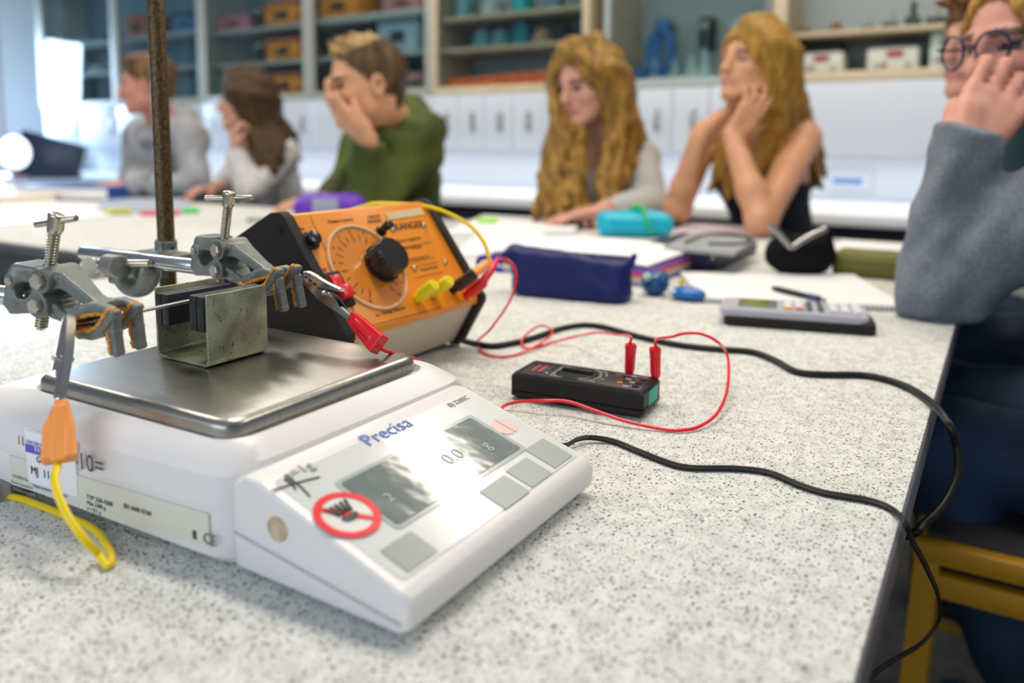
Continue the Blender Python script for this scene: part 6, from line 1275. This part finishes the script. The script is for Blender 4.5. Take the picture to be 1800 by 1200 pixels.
# nearest person at the right edge
p6 = person('person with round dark glasses and grey cardigan at the right edge, fist at the mouth', dict(
    head=(1814, 90, 1.17), face=(15, -4, 0), neck=(1890, 200, 1.25), shw=((.17, 1.20, TZ+.27), (.16, 1.56, TZ+.27)), hipw=(.33, 1.34, .60), hipz=.562, fb=.2, elz=.038,
    elL=(1652, 520, 1.065), wrL=(1698, 270, 1.035), haL=dict(d=D(-.58, .76, -.35), n=D(-.40, .2, -.9), c=((-4, 62, 60), (-4, 60, 60), (-2, 62, 60), (0, 64, 60)), side=1, sc=1.10, th=(.95, .16, .35), sp=.03, k=.0008),
    elR=(1735, 480, 1.46), wrR=(1700, 500, 1.32), haR=dict(d=D(.7, 0, .5), n=D(0, -1, 0), side=1, c=(20, 30, 20)), armr=(.050, .038, .029), sc=1.04, knee=np.array([-1, .10, 0.]),
    shoe=mat('blue canvas shoe', (.01, .09, .16), .6)), skB,
    dict(name='cardigan', m=mat('heather grey knit', (.175, .20, .235), .9, noise=(260, .3), bump=(500, .35)), g=.016, collar=False, r=(.068, .0515, .0445), cuff=1.19, ws=60, wa=.0085), jeans, h=.006)
s = SDF(.02); s.ell(p6['ch']+p6['fwb']*.035-UP*.06, [.15, .12, .20], k=.02); s.cap(kp((1860, 225, 1.25)), p6['ch']+p6['fwb']*.05, .062, .09, k=.03)
solid('scarf', s, .008, mat('dark teal cloth', (.008, .055, .080), .85, noise=(10, .5)), p6['root'], 'dark teal scarf', disp=wob(30, .012, 21))
L6 = p6['L']; m = MB(); glm = mat('dark blue spectacle rim', (.012, .016, .05), .25)
for g in (-1, 1):
    c = L6(.104, g*.034, .004); fa = nz(p6['fw']+p6['lf']*g*.18); la = np.cross(p6['up'], fa); m.tube([c+la*.0255*math.cos(a)+p6['up']*.0245*math.sin(a) for a in np.linspace(0, 6.28, 25)], .0022, 8, 0)
    m.tube([c+la*g*.025+p6['up']*.008, L6(.085, g*.078, .012), L6(.0, g*.084, .012)], .0020, 8, 4)
m.tube([L6(.108, -.010, .008), L6(.112, 0, .012), L6(.108, .010, .008)], .0020, 8, 4); gl_ = m.build('spectacles', glm, p6['root'], 'round dark-rimmed spectacles')
m = MB()
for g in (-1, 1):
    c = L6(.103, g*.034, .004); fa = nz(p6['fw']+p6['lf']*g*.18); m.cyl(c-fa*.0006, c+fa*.0006, .0245, n=24)
m.build('lens', mat('spectacle lens', (.9, .93, 1), .02, trans=1.0, ior=1.05), gl_)
s = SDF(.006); haircap(s, p6, th=.010, up_=.012)
locks(s, L6, [[L6(.03, .03, .112), L6(-.01, .09, .03), L6(-.02, .092, -.06), A(1800, 240, 1.16), A(1775, 292, 1.15)], [L6(-.03, .03, .12), L6(-.05, .09, .02), L6(-.06, .09, -.07), A(1830, 250, 1.20), A(1810, 300, 1.19)], [L6(-.05, 0, .12), L6(-.11, .04, 0), L6(-.11, .05, -.08), A(1880, 250, 1.25), A(1880, 310, 1.25)]], .017, .008, 14, .008, 9, wav=.004)
solid('hair', s, .005, gold, p6['root'], 'blond hair', disp=wob(110, .004, 8, (1, 1, .2)))
# boy half hidden behind
p7 = person('boy with brown hair half hidden behind the person with round glasses', dict(
    head=(1740, 84, 1.62), face=(14, 0, 0), neck=(1800, 160, 1.72), shw=((.13, 1.76, TZ+.27), (.12, 2.10, TZ+.27)), hipw=(.30, 1.95, .58), hipz=.58, fb=.2,
    elL=(1800, 360, 1.66), wrL=(1760, 392, 1.52), haL=dict(d=D(.8, 0, .4), n=D(0, -1, 0), side=-1), elR=(1740, 330, 1.98), wrR=(1700, 345, 1.85), haR=dict(d=D(.8, 0, .4), n=D(0, -1, 0), side=1), sc=1.0, knee=np.array([-1, .15, 0.])), skA,
    dict(name='jumper', m=mat('dark teal jumper', (.01, .05, .07), .85), g=.016, collar=True), jeans, h=.008)
s = SDF(.008); L7 = p7['L']; s.shell(L7(-.018, 0, .042), npv([.106, .086, .088]), L7(.085, 0, -.075), npv([.090, .2, .125]), [p7['fw'], p7['lf'], p7['up']])
for i in range(50):
    th, rr = rs.uniform(0, 6.28), math.sqrt(rs.uniform(0, 1)); a = L7(-.0+.09*rr*math.cos(th), .07*rr*math.sin(th), .112-.035*rr*rr); dv = p7['up']*.2+p7['fw']*rs.uniform(.3, 1.2)+p7['lf']*rs.normal()*.5; s.cap(a, a+nz(dv)*rs.uniform(.02, .04), .013, .006, k=.006)
solid('hair', s, .006, hairmat('chestnut hair', (0.22, 0.10, 0.035), (0.05, 0.022, 0.01), 60), p7['root'], 'chestnut hair')
# yellow stools
yfr = mat('yellow painted frame', (0.60, 0.30, 0.010), 0.35); seatm = mat('dark stool seat', (.03, .03, .035), .6)
def stool(lab, x, y, w, d, z, grp='yellow-framed stools'):
    t = thing('stool', lab, 'stool', (x, y, 0), grp)
    MB().box((x-w/2+.004, y-d/2+.010, z-.010), (x+w/2-.004, y+d/2-.010, z+.004), .003).build('seat', seatm, t)
    m = MB(); m.box((x-w/2-.01, y-d/2-.012, z-.030), (x+w/2, y-d/2+.013, z-.002), .004).box((x-w/2-.01, y+d/2-.013, z-.030), (x+w/2, y+d/2+.012, z-.002), .004).box((x-w/2-.01, y-d/2, z-.030), (x-w/2+.015, y+d/2, z-.002), .004).box((x+w/2-.015, y-d/2, z-.030), (x+w/2+.01, y+d/2, z-.002), .004)
    m.build('seat_frame', yfr, t)
    MB().box((x-w/2-.01, y-d/2-.010, z-.075), (x+w/2, y-d/2+.012, z-.042), .004).build('rail', yfr, t)
    for sx in (-1, 1):
        for sy in (-1, 1):
            cx_, cy_ = x+sx*(w/2-.008), y+sy*(d/2-.004); MB().tube([(cx_, cy_, z-.004), (cx_+sx*.02, cy_+sy*.015, 0.001)], .0165, 4, 0, ell=(1.25, 1.25, (1, 1, 0))).build('leg', yfr, t)
    for sy in (-1, 1): MB().box((x-w/2-.01, y+sy*(d/2+.006)-.008, .19), (x+w/2+.01, y+sy*(d/2+.006)+.008, .205), .003).build('footrest', yfr, t)
    return t
hp6 = kp((2080, 700, 1.42))
stool('yellow-framed stool under the person with round glasses', .150, 1.275, .42, .30, .480)
